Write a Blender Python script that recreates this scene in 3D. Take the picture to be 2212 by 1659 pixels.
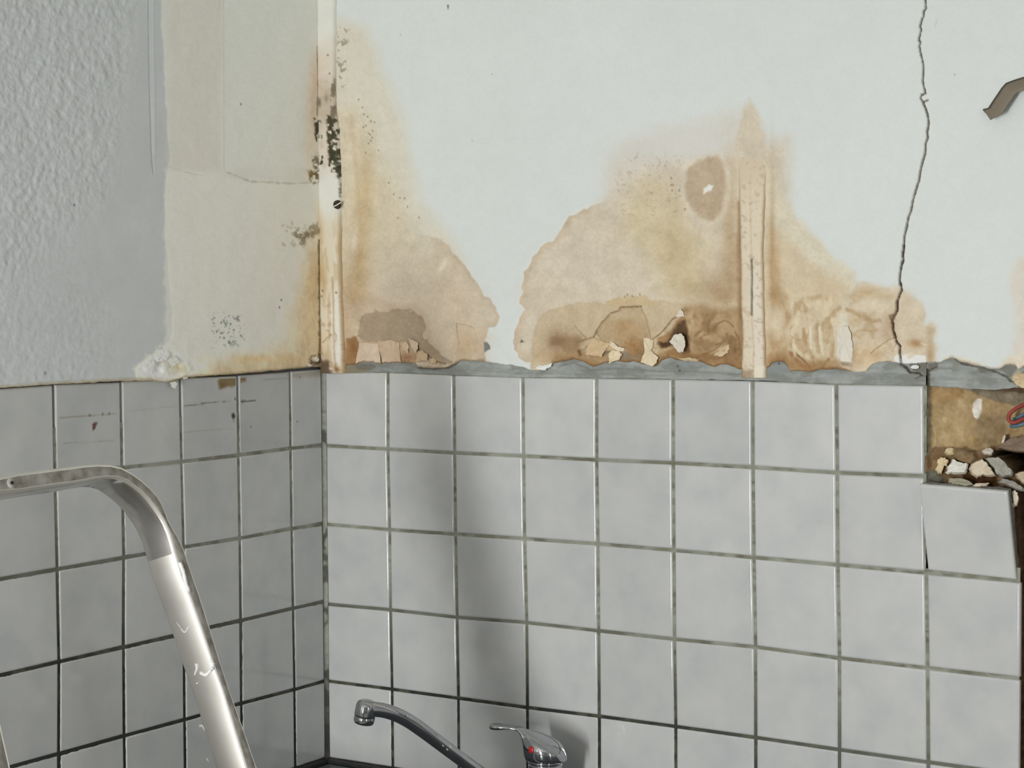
import bpy, bmesh, math, random
import numpy as np
from mathutils import Vector, Matrix
random.seed(7); RNG = np.random.default_rng(11)
for o in list(bpy.data.objects): bpy.data.objects.remove(o)
SC = bpy.context.scene
COL = SC.collection

# ------------------------------------------------------------------ camera, light, exposure
F = 4304.46                                  # focal length in pixels of the 2212 x 1659 frame
def _rot(w):
    w = np.array(w); th = np.linalg.norm(w); k = w/th
    K = np.array([[0,-k[2],k[1]],[k[2],0,-k[0]],[-k[1],k[0],0]])
    return np.eye(3)+math.sin(th)*K+(1-math.cos(th))*K@K
R = _rot([5.24166083e-02, 5.74933592e-01, 1.01025622e-02]) @ np.array([[1,0,0],[0,0,-1],[0,1,0]], float)
C = np.array([2.35179199, -2.97016184, 1.81386])
FIRST_L = 0.09358445
cd = bpy.data.cameras.new('camera'); cam = bpy.data.objects.new('camera', cd); COL.objects.link(cam)
cd.sensor_width = 36.0; cd.lens = 36.0*F/2212.0; cd.clip_start = 0.05
cam.matrix_world = Matrix(((R[0,0],-R[1,0],-R[2,0],C[0]),(R[0,1],-R[1,1],-R[2,1],C[1]),(R[0,2],-R[1,2],-R[2,2],C[2]),(0,0,0,1)))
SC.camera = cam
W = bpy.data.worlds.new('world'); SC.world = W; W.use_nodes = True
W.node_tree.nodes['Background'].inputs[0].default_value = (0.75, 0.82, 0.9, 1)
W.node_tree.nodes['Background'].inputs[1].default_value = 0.25
def area(name, loc, target, sx, sy, power, col=(1,1,1)):
    l = bpy.data.lights.new(name, 'AREA'); l.shape = 'RECTANGLE'; l.size = sx; l.size_y = sy; l.energy = power; l.color = col
    o = bpy.data.objects.new(name, l); COL.objects.link(o); o.location = loc
    o.rotation_euler = (Vector(target)-Vector(loc)).to_track_quat('-Z', 'Y').to_euler()
    return o
area('unseen_key_light', (0.84, -4.34, 1.22), (0.3, 0.0, 1.22), 0.27, 1.36, 104, (1.0, 1.0, 0.995))  # unseen key light, shaped for the ladder shadow and tile glints
area('window_light', (3.72, -2.3, 1.36), (0.0, -1.2, 1.36), 0.16, 1.72, 10, (0.96, 0.98, 1.0))
VS = SC.view_settings
SC.display_settings.display_device = 'sRGB'
VS.view_transform = 'Standard'; VS.look = 'None'; VS.gamma = 1.0; VS.use_curve_mapping = False
VS.exposure = 0.0
try: SC.cycles.use_denoising = True
except Exception: pass

# ------------------------------------------------------------------ geometry helpers
def ray(u, v):
    d = np.array([(u-1106)/F, (v-829.5)/F, 1.0]) @ R
    return d
def on_y(u, v, y=0.0):
    d = ray(u, v); return C+d*((y-C[1])/d[1])
def on_x(u, v, x=0.0):
    d = ray(u, v); return C+d*((x-C[0])/d[0])
def on_plane(u, v, p0, n):
    d = ray(u, v); n = np.array(n); return C+d*(((np.array(p0)-C)@n)/(d@n))
def proj(P):
    d = (P-C) @ R.T
    return 1106+F*d[...,0]/d[...,2], 829.5+F*d[...,1]/d[...,2]
def lin(c):
    c = np.asarray(c, float)/255.0
    return np.where(c <= 0.04045, c/12.92, ((c+0.055)/1.055)**2.4)
def sm(a, b, x):
    t = np.clip((x-a)/(b-a+1e-12), 0, 1); return t*t*(3-2*t)
_L = {}
def vn(x, y, seed=0):
    if seed not in _L: _L[seed] = np.random.default_rng(1000+seed).random((256,256))
    T = _L[seed]
    xi = np.floor(x).astype(int); yi = np.floor(y).astype(int); fx = x-xi; fy = y-yi
    fx = fx*fx*(3-2*fx); fy = fy*fy*(3-2*fy)
    a = T[yi&255, xi&255]; b = T[yi&255, (xi+1)&255]; c = T[(yi+1)&255, xi&255]; d = T[(yi+1)&255, (xi+1)&255]
    return (a*(1-fx)+b*fx)*(1-fy)+(c*(1-fx)+d*fx)*fy
def fbm(x, y, s, seed=0, octv=3):
    r = 0; a = 1; t = 0
    for k in range(octv):
        q = 0.55+0.9*k; cq, sq = math.cos(q), math.sin(q); xr = (x*cq-y*sq)/s*2**k; yr = (x*sq+y*cq)/s*2**k
        r = r+a*vn(xr+17.3*k, yr+5.1*k, seed+k); t += a; a *= 0.5
    return r/t          # 0..1
def sdist(u, v, pts):
    """signed distance to a closed polygon, positive inside"""
    P = np.array(pts, float); d2 = np.full(u.shape, 1e18); ins = np.zeros(u.shape, bool)
    for i in range(len(P)):
        x0, y0 = P[i]; x1, y1 = P[(i+1) % len(P)]
        dx, dy = x1-x0, y1-y0
        t = np.clip(((u-x0)*dx+(v-y0)*dy)/(dx*dx+dy*dy+1e-12), 0, 1)
        d2 = np.minimum(d2, (u-x0-t*dx)**2+(v-y0-t*dy)**2)
        if y0 != y1:
            c = ((y0 > v) != (y1 > v)) & (u < (x1-x0)*(v-y0)/(y1-y0)+x0)
            ins ^= c
    d = np.sqrt(d2); return np.where(ins, d, -d)
def ldist(u, v, pts):
    P = np.array(pts, float); d2 = np.full(u.shape, 1e18)
    for i in range(len(P)-1):
        x0, y0 = P[i]; x1, y1 = P[i+1]; dx, dy = x1-x0, y1-y0
        t = np.clip(((u-x0)*dx+(v-y0)*dy)/(dx*dx+dy*dy+1e-12), 0, 1)
        d2 = np.minimum(d2, (u-x0-t*dx)**2+(v-y0-t*dy)**2)
    return np.sqrt(d2)
class Paint:
    """stains, dirt and relief laid over a wall surface, per vertex (u, v in photo pixels)"""
    def __init__(s, u, v, base):
        s.sh = u.shape; s.u = u.ravel(); s.v = v.ravel(); s.c = np.tile(np.array(base, float), (s.u.size, 1)); s.h = np.zeros(s.u.size); s.k = 0
    def _box(s, pts, pad):
        P = np.array(pts, float)
        return np.nonzero((s.u > P[:,0].min()-pad) & (s.u < P[:,0].max()+pad) & (s.v > P[:,1].min()-pad) & (s.v < P[:,1].max()+pad))[0]
    def mix(s, i, col, m):
        s.c[i] += (np.array(col, float)-s.c[i])*m[:, None]
    def poly(s, pts, col=None, a=1.0, soft=6, n=(0, 10), ring=None, h=0.0, thr=None):
        s.k += 3
        i = s._box(pts, soft+n[0]*1.5+2)
        if not len(i): return
        u, v = s.u[i], s.v[i]; d = sdist(u, v, pts)
        if n[0]: d = d+(fbm(u, v, n[1], s.k)-0.5)*2*n[0]
        m = sm(-soft/2, soft/2, d)*a
        if thr is not None:
            q = fbm(u*thr[2], v*thr[3], thr[1], s.k+40, 3); e = thr[4] if len(thr) > 4 else 0.04; m = m*sm(thr[0]-e, thr[0]+e, q)
        if col is not None: s.mix(i, col, m)
        if ring: s.mix(i, ring[0], sm(-1.5, 1.0, d)*(1-sm(0, ring[1], d))*ring[2])
        if h: s.h[i] += h*m/max(a, 1e-6)
    def line(s, pts, w, col=None, a=1.0, soft=2, n=(0, 6), h=0.0):
        s.k += 3
        i = s._box(pts, w+soft+n[0]*1.5+2)
        if not len(i): return
        u, v = s.u[i], s.v[i]; d = ldist(u, v, pts)
        if n[0]: d = d+(fbm(u, v, n[1], s.k)-0.5)*2*n[0]
        m = 1-sm(w/2-soft/2, w/2+soft/2, d)
        if col is not None: s.mix(i, col, m*a)
        if h: s.h[i] += h*m
    def blob(s, cx, cy, rx, ry, col, a=1.0, rot=0.0, n=(0.25, 14), h=0.0):
        s.k += 3
        r = max(rx, ry)*2.2; i = s._box([(cx-r, cy-r), (cx+r, cy+r)], 0)
        if not len(i): return
        u, v = s.u[i]-cx, s.v[i]-cy; ca, sa = math.cos(rot), math.sin(rot)
        x = (u*ca+v*sa)/rx; y = (-u*sa+v*ca)/ry
        q = x*x+y*y
        if n[0]: q = q*(1+(fbm(s.u[i], s.v[i], n[1], s.k)-0.5)*4*n[0])
        m = np.exp(-q*1.2)
        if col is not None: s.mix(i, col, m*a)
        if h: s.h[i] += h*m
    def dots(s, pts, r, col, a=0.85):
        for (x, y) in pts:
            i = s._box([(x, y)], r*3)
            if len(i):
                d = np.hypot((s.u[i]-x), (s.v[i]-y)*0.75); s.mix(i, col, (1-sm(r*0.5, r*1.3, d))*a)
    def tone(s, amp, scale, seed):
        f = (fbm(s.u, s.v, scale, seed, 3)-0.5)*2*amp; s.c += f[:, None]

# ------------------------------------------------------------------ materials
def new_mat(name):
    m = bpy.data.materials.new(name); m.use_nodes = True
    nt = m.node_tree; b = nt.nodes['Principled BSDF']; return m, nt, b
def nz(nt, scale, detail=3, rough=0.5, coord='Object'):
    t = nt.nodes.new('ShaderNodeTexCoord'); n = nt.nodes.new('ShaderNodeTexNoise')
    n.inputs['Scale'].default_value = scale; n.inputs['Detail'].default_value = detail; n.inputs['Roughness'].default_value = rough
    nt.links.new(t.outputs[coord], n.inputs['Vector']); return n
def ramp(nt, src, stops):
    r = nt.nodes.new('ShaderNodeValToRGB'); e = r.color_ramp.elements
    while len(e) < len(stops): e.new(0.5)
    for q, (p, c) in zip(e, stops): q.position = p; q.color = (*c, 1)
    nt.links.new(src, r.inputs[0]); return r
def add_bump(nt, b, src, strength, dist):
    bp = nt.nodes.new('ShaderNodeBump'); bp.inputs['Strength'].default_value = strength; bp.inputs['Distance'].default_value = dist
    nt.links.new(src, bp.inputs['Height']); nt.links.new(bp.outputs[0], b.inputs['Normal'])
def mat_vcol(name, rough, bscale=400, bstr=0.25, bdist=0.0006, spec=0.3):
    m, nt, b = new_mat(name)
    a = nt.nodes.new('ShaderNodeAttribute'); a.attribute_name = 'Col'
    nt.links.new(a.outputs['Color'], b.inputs['Base Color'])
    b.inputs['Roughness'].default_value = rough; b.inputs['Specular IOR Level'].default_value = spec
    n = nz(nt, bscale, 4); add_bump(nt, b, n.outputs['Fac'], bstr, bdist); return m
def mat_noise(name, c1, c2, scale, rough, metal=0.0, bstr=0.3, bscale=60, bdist=0.001, spec=0.4, detail=4):
    m, nt, b = new_mat(name)
    n = nz(nt, scale, detail); r = ramp(nt, n.outputs['Fac'], [(0.32, c1), (0.68, c2)])
    nt.links.new(r.outputs[0], b.inputs['Base Color'])
    b.inputs['Roughness'].default_value = rough; b.inputs['Metallic'].default_value = metal; b.inputs['Specular IOR Level'].default_value = spec
    if bstr: add_bump(nt, b, nz(nt, bscale, 4).outputs['Fac'], bstr, bdist)
    return m
M_WALL = mat_vcol('emulsion_paint', 0.65)
M_MORTAR = mat_vcol('cement_mortar', 0.9, 250, 0.5, 0.0012, 0.2)
M_GROUT = mat_vcol('tile_grout', 0.95, 500, 0.5, 0.0008, 0.15)
M_RUBBLE = mat_vcol('broken_masonry', 0.95, 220, 0.6, 0.002, 0.15)
# glazed tile: cloudy pale grey glaze, per-vertex dirt multiplied in
def mat_tile():
    m, nt, b = new_mat('glazed_tile')
    g = nt.nodes.new('ShaderNodeNewGeometry'); oi = nt.nodes.new('ShaderNodeObjectInfo')
    n = nt.nodes.new('ShaderNodeTexNoise'); n.noise_dimensions = '4D'
    n.inputs['Scale'].default_value = 15; n.inputs['Detail'].default_value = 3; n.inputs['Roughness'].default_value = 0.55
    nt.links.new(g.outputs['Position'], n.inputs['Vector'])
    mu = nt.nodes.new('ShaderNodeMath'); mu.operation = 'MULTIPLY'; mu.inputs[1].default_value = 37.0
    nt.links.new(oi.outputs['Random'], mu.inputs[0]); nt.links.new(mu.outputs[0], n.inputs['W'])
    r = ramp(nt, n.outputs['Fac'], [(0.30, (0.45, 0.462, 0.465)), (0.50, (0.495, 0.505, 0.495)), (0.70, (0.53, 0.538, 0.52))])
    a = nt.nodes.new('ShaderNodeAttribute'); a.attribute_name = 'Col'
    mx = nt.nodes.new('ShaderNodeMix'); mx.data_type = 'RGBA'; mx.blend_type = 'MULTIPLY'; mx.inputs[0].default_value = 1.0
    nt.links.new(r.outputs[0], mx.inputs[6]); nt.links.new(a.outputs['Color'], mx.inputs[7])
    hv = nt.nodes.new('ShaderNodeHueSaturation')
    mr = nt.nodes.new('ShaderNodeMapRange'); mr.inputs[3].default_value = 0.93; mr.inputs[4].default_value = 1.06
    nt.links.new(oi.outputs['Random'], mr.inputs[0]); nt.links.new(mr.outputs[0], hv.inputs['Value'])
    nt.links.new(mx.outputs[2], hv.inputs['Color']); nt.links.new(hv.outputs[0], b.inputs['Base Color'])
    b.inputs['Roughness'].default_value = 0.10; b.inputs['Specular IOR Level'].default_value = 0.75
    add_bump(nt, b, nz(nt, 60, 3).outputs['Fac'], 0.10, 0.0008)
    return m
M_TILE = mat_tile()
M_BISCUIT = mat_noise('tile_back_mortar', (0.16,0.155,0.14), (0.32,0.31,0.28), 120, 0.95, bstr=0.8, bscale=150, bdist=0.002)
M_ALU = mat_noise('polished_aluminium', (0.82,0.79,0.73), (0.88,0.86,0.80), 25, 0.42, 1.0, 0.05, 40)
M_POLISH = mat_noise('worn_bright_aluminium', (0.66,0.64,0.60), (0.76,0.74,0.70), 25, 0.20, 1.0, 0.04, 60)
M_DUSTY = mat_noise('dusty_aluminium', (0.22,0.20,0.17), (0.46,0.44,0.40), 55, 0.75, 0.15, 0.3, 90)
M_SPLASH = mat_noise('dried_white_paint', (0.70,0.70,0.68), (0.80,0.80,0.78), 80, 0.6)
M_CHROME = mat_noise('chrome', (0.42,0.43,0.45), (0.48,0.49,0.51), 30, 0.08, 1.0, 0.0)
M_RED = mat_noise('red_plastic', (0.36,0.012,0.012), (0.42,0.02,0.018), 60, 0.35, bstr=0)
M_WIRE_R = mat_noise('red_wire_sheath', (0.22,0.030,0.02), (0.30,0.045,0.03), 120, 0.5, bstr=0)
M_WIRE_B = mat_noise('blue_wire_sheath', (0.06,0.13,0.17), (0.10,0.17,0.21), 120, 0.5, bstr=0)
M_WORKTOP = mat_noise('grey_worktop', (0.075,0.085,0.095), (0.11,0.12,0.13), 40, 0.35, 0.0, 0.1, 120)
M_CABINET = mat_noise('white_laminate', (0.55,0.55,0.53), (0.60,0.60,0.58), 8, 0.5, bstr=0)
M_SEAL = mat_noise('black_silicone', (0.010,0.011,0.012), (0.03,0.03,0.03), 60, 0.6, bstr=0.2)
M_ROOM = mat_noise('painted_plaster', (0.60,0.60,0.57), (0.66,0.66,0.63), 6, 0.8, bstr=0.1)
M_FLOOR = mat_noise('concrete_floor', (0.24,0.23,0.21), (0.34,0.33,0.30), 9, 0.8, bstr=0.3)
M_SCREW = mat_noise('rusty_screw', (0.018,0.014,0.008), (0.05,0.04,0.022), 300, 0.7, 0.2, 0.3)
M_RUBBER = mat_noise('black_rubber', (0.02,0.02,0.02), (0.04,0.04,0.04), 60, 0.8, bstr=0.1)
M_FRAME = mat_noise('white_window_frame', (0.68,0.68,0.66), (0.72,0.72,0.70), 8, 0.4, bstr=0)
def mat_glass():
    m, nt, b = new_mat('window_glass'); b.inputs['Transmission Weight'].default_value = 1.0; b.inputs['Roughness'].default_value = 0.0
    b.inputs['IOR'].default_value = 1.45; return m
M_GLASS = mat_glass()

# ------------------------------------------------------------------ object helpers
def link(o, parent=None):
    COL.objects.link(o)
    if parent is not None: o.parent = parent
    return o
def props(o, label=None, cat=None, kind=None, group=None):
    if label: o['label'] = label
    if cat: o['category'] = cat
    if kind: o['kind'] = kind
    if group: o['group'] = group
    return o
def empty(name, loc, label, cat, group=None):
    o = bpy.data.objects.new(name, None); o.empty_display_size = 0.05; COL.objects.link(o); o.location = loc
    return props(o, label, cat, None, group)
def np_mesh(name, V, Q, mat, parent=None, col=None, smooth=True, mats=None, midx=None):
    """V (N,3), Q (M,4) quads"""
    V = np.asarray(V, np.float64); Q = np.asarray(Q, np.int32)
    me = bpy.data.meshes.new(name); me.vertices.add(len(V)); me.vertices.foreach_set('co', V.astype(np.float32).ravel())
    k = Q.shape[1]
    me.loops.add(Q.size); me.loops.foreach_set('vertex_index', Q.ravel())
    me.polygons.add(len(Q)); me.polygons.foreach_set('loop_start', np.arange(0, Q.size, k, dtype=np.int32))
    me.update(calc_edges=True); me.validate()
    me.polygons.foreach_set('use_smooth', np.full(len(me.polygons), smooth))
    for q in (mats or [mat]): me.materials.append(q)
    if midx is not None: me.polygons.foreach_set('material_index', np.asarray(midx, np.int32))
    if col is not None: set_col(me, col)
    o = bpy.data.objects.new(name, me); return link(o, parent)
def set_col(me, col):
    a = me.color_attributes.new('Col', 'FLOAT_COLOR', 'POINT')
    c = np.ones((len(me.vertices), 4), np.float32); c[:, :3] = col
    a.data.foreach_set('color', c.ravel())
def py_mesh(name, V, Fc, mat, parent=None, col=None, smooth=False):
    me = bpy.data.meshes.new(name); me.from_pydata([tuple(map(float, p)) for p in V], [], [tuple(map(int, f)) for f in Fc]); me.update()
    me.polygons.foreach_set('use_smooth', [smooth]*len(me.polygons)); me.materials.append(mat)
    if col is not None: set_col(me, col)
    return link(bpy.data.objects.new(name, me), parent)
def grid_quads(nr, nc, flip=False, keep=None):
    i = np.arange(nr*nc).reshape(nr, nc)
    q = np.stack([i[:-1,:-1], i[1:,:-1], i[1:,1:], i[:-1,1:]], -1).reshape(-1, 4)
    if keep is not None: q = q[keep.ravel()]
    return q[:, ::-1] if flip else q
def box_bm(bm, x0, x1, y0, y1, z0, z1):
    vs = [bm.verts.new((x, y, z)) for x in (x0, x1) for y in (y0, y1) for z in (z0, z1)]
    for f in ((0,1,3,2),(4,6,7,5),(0,4,5,1),(2,3,7,6),(0,2,6,4),(1,5,7,3)): bm.faces.new([vs[i] for i in f])
    return vs
def bm_obj(name, bm, mat, parent=None, smooth=False, bevel=0.0):
    if bevel: bmesh.ops.bevel(bm, geom=list(bm.edges), offset=bevel, segments=2, affect='EDGES', profile=0.6)
    bmesh.ops.recalc_face_normals(bm, faces=bm.faces)
    me = bpy.data.meshes.new(name); bm.to_mesh(me); bm.free()
    me.polygons.foreach_set('use_smooth', [smooth]*len(me.polygons)); me.materials.append(mat)
    return link(bpy.data.objects.new(name, me), parent)
def loft(name, rings, mat, parent=None, smooth=True, cap=True, mats=None, midx=None):
    n = len(rings[0]); V = [p for r in rings for p in r]; Fc = []; mi = []
    for k in range(len(rings)-1):
        for j in range(n):
            a, b2 = k*n+j, k*n+(j+1) % n
            Fc.append((a, b2, b2+n, a+n)); mi.append(midx[j] if midx else 0)
    if cap:
        Fc.append(tuple(reversed(range(n)))); Fc.append(tuple(range((len(rings)-1)*n, len(rings)*n))); mi += [0, 0]
    me = bpy.data.meshes.new(name); me.from_pydata([tuple(map(float, p)) for p in V], [], Fc); me.update()
    for q in (mats or [mat]): me.materials.append(q)
    me.polygons.foreach_set('material_index', mi)
    bm = bmesh.new(); bm.from_mesh(me); bmesh.ops.recalc_face_normals(bm, faces=bm.faces); bm.to_mesh(me); bm.free()
    me.polygons.foreach_set('use_smooth', [smooth]*len(me.polygons))
    return link(bpy.data.objects.new(name, me), parent)
def tube_rings(pts, rad, n=16):
    pts = [np.array(p, float) for p in pts]; rings = []; up = np.array([0, 0, 1.0])
    for k, p in enumerate(pts):
        t = pts[min(k+1, len(pts)-1)]-pts[max(k-1, 0)]; t /= np.linalg.norm(t)
        a = np.cross(t, up); a = a/np.linalg.norm(a) if np.linalg.norm(a) > 1e-3 else np.array([1.0, 0, 0]); b2 = np.cross(a, t)
        up = b2
        r = rad[k] if hasattr(rad, '__len__') else rad
        rings.append([p+r*(math.cos(q)*a+math.sin(q)*b2) for q in np.linspace(0, 2*math.pi, n, endpoint=False)])
    return rings
def catmull(pts, m=6):
    P = [np.array(p, float) for p in pts]; P = [2*P[0]-P[1]]+P+[2*P[-1]-P[-2]]; out = []
    for i in range(1, len(P)-2):
        for t in np.linspace(0, 1, m, endpoint=False):
            a, b2, c, d = P[i-1:i+3]
            out.append(0.5*((2*b2)+(c-a)*t+(2*a-5*b2+4*c-d)*t*t+(3*b2-a-3*c+d)*t**3))
    out.append(P[-2]); return out

# ------------------------------------------------------------------ room shell (outside the frame, closes the room)
RX, RY, RH = 3.8, -4.4, 2.6
def shell(name, x0, x1, y0, y1, z0, z1, mat, label, cat):
    bm = bmesh.new(); box_bm(bm, x0, x1, y0, y1, z0, z1)
    return props(bm_obj(name, bm, mat), label, cat, 'structure')
shell('floor', -0.2, RX+0.2, RY-0.2, 0.2, -0.1, 0.0, M_FLOOR, 'bare grey concrete floor of the room under renovation', 'floor')
shell('ceiling', -0.2, RX+0.2, RY-0.2, 0.2, RH, RH+0.1, M_ROOM, 'plain white ceiling above the damaged kitchen walls', 'ceiling')
bm = bmesh.new()                                       # front wall; its slit is added for the key light
for b4 in ((0, 0.62, 0, RH), (1.10, RX, 0, RH), (0.62, 1.10, 0, 0.32), (0.62, 1.10, 2.12, RH)): box_bm(bm, b4[0], b4[1], RY-0.2, RY, b4[2], b4[3])
props(bm_obj('wall_front', bm, M_ROOM), 'plain painted wall behind the viewer with an added slit window', 'wall', 'structure')
w2 = bpy.data.objects.new('added_window', None); COL.objects.link(w2); w2.location = (0.86, RY-0.1, 0.32)  # window added to house the key light
props(w2, 'added tall slit window around the unseen key light behind the viewer', 'window', 'structure')
for (x0, x1, z0, z1) in ((-0.24, -0.18, 0, 1.8), (0.18, 0.24, 0, 1.8), (-0.18, 0.18, 0, 0.06), (-0.18, 0.18, 1.74, 1.8)):
    bm = bmesh.new(); box_bm(bm, x0, x1, -0.03, 0.03, z0, z1); bm_obj('window_frame', bm, M_FRAME, w2)
bm = bmesh.new(); box_bm(bm, -0.18, 0.18, -0.004, 0.004, 0.06, 1.74); bm_obj('pane', bm, M_GLASS, w2)
bm = bmesh.new()                                       # right wall with a window opening
for b4 in ((RY, -3.0, 0, RH), (-1.6, 0.2, 0, RH), (-3.0, -1.6, 0, 0.45), (-3.0, -1.6, 2.3, RH)): box_bm(bm, RX, RX+0.2, b4[0], b4[1], b4[2], b4[3])
props(bm_obj('wall_right', bm, M_ROOM), 'plain painted right wall holding the window', 'wall', 'structure')
win = bpy.data.objects.new('window_1', None); COL.objects.link(win); win.location = (RX+0.1, -2.3, 0.45)
props(win, 'white framed window in the right wall', 'window', 'structure')
for (y0, y1, z0, z1) in ((-0.7, -0.63, 0, 1.85), (0.63, 0.7, 0, 1.85), (-0.63, 0.63, 0, 0.07), (-0.63, 0.63, 1.78, 1.85), (-0.03, 0.03, 0.07, 1.78)):
    bm = bmesh.new(); box_bm(bm, -0.03, 0.03, y0, y1, z0, z1); bm_obj('window_frame', bm, M_FRAME, win)
for y0 in (-0.63, 0.03):
    bm = bmesh.new(); box_bm(bm, -0.004, 0.004, y0, y0+0.60, 0.07, 1.78); bm_obj('pane', bm, M_GLASS, win)

# ------------------------------------------------------------------ measured outlines (photo pixels, cast on to the wall planes)
EDGE_B = [(640,792),(747,790),(769,786),(785,781),(798,783),(820,785),(822,788),(826,784),(845,783),(896,785),(902,793),(934,797),(967,794),(983,785),(999,778),(1021,780),(1056,782),(1080,786),(1107,789),(1130,794),(1145,800),(1165,800),(1181,794),(1194,785),(1224,778),(1239,776),(1257,780),(1273,787),(1281,792),(1297,787),(1313,783),(1333,781),(1350,783),(1370,780),(1384,785),(1411,792),(1418,790),(1429,778),(1441,771),(1463,778),(1490,778),(1512,780),(1530,788),(1543,792),(1556,787),(1574,789),(1594,796),(1640,798),(1659,794),(1666,785),(1680,780.5),(1693,783),(1702,792),(1706,803),(1724,800),(1747,804),(1774,798.6),(1801,796),(1820,798),(1837,801),(1856,804),(1869,803),(1876,794),(1884,786.5),(1897,781),(1915,780),(1930,783),(1949,785.5),(2021,783),(2031,784),(2040,779),(2053,774),(2064,775),(2075,781),(2098,787),(2126,794),(2144,798.6),(2159,796),(2172,789),(2183,787.4),(2194,790),(2200,799),(2212,790),(2240,796),(2300,800),(2600,812)]
TOP_B = [(703,805),(837,803.9),(979.7,809.8),(1128.9,814.7),(1288,816.5),(1453,819),(1625,822),(1806,829),(2003,833),(2087,840),(2150,842),(2192,837),(2300,850),(2500,860)]
EDGE_L = [(-300,866),(0,838),(120,830),(260,823),(330,822),(360,826),(400,816),(510,808),(600,800),(660,794),(690,792),(720,790)]
TOP_L = [(-300,868),(0,840),(120,832),(260,825),(395,817),(515,812),(625,803),(690,797)]
CRACK = [(1998,-60),(1998.3,0),(2000,17.7),(1994.6,24),(1994.6,36),(1991.8,39),(1986.8,56),(1989.6,64),(1984.4,82),(1984.4,87.5),(1988,90),(1985,98.7),(1987,110),(1993.7,138),(1994.6,149),(1992.7,175),(1998.3,201),(1990,205),(1988,212),(1993,220),(1995,227),(1999,234.6),(2003,246),(2005.8,268),(2002,285),(2004,298),(1999,309),(1998,330),(1994,345),(1988,368),(1984,392),(1977,412),(1972,432),(1967,455),(1961,472),(1958,492),(1953,510),(1952,530),(1949,550),(1950.5,559),(1946,578),(1942.5,604),(1947,624.5),(1937.8,652),(1936.9,673),(1927,690),(1928.5,710),(1933,729),(1936,738),(1943.4,747),(1943.4,764),(1946,783),(1946,800)]
K_BACK, K_LEFT = 0.665/float(lin(214)), 0.815/float(lin(183))
def alb(c255, k): return np.clip(lin(np.clip(c255, 0, 255))*k, 0.003, 0.9)

def solve_edge(P0, axis_fn, zs, edge):
    """for every column find the z where the photo row equals the edge line"""
    out = np.empty(len(P0))
    E_ = np.array(edge, float)
    for i, p in enumerate(P0):
        Q = axis_fn(p, zs); u, v = proj(Q); g = v-np.interp(u, E_[:,0], E_[:,1])
        j = np.nonzero(np.diff(np.sign(g)))[0]
        out[i] = zs[0] if not len(j) else zs[j[0]]+(zs[j[0]+1]-zs[j[0]])*g[j[0]]/(g[j[0]]-g[j[0]+1])
    return out

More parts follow.
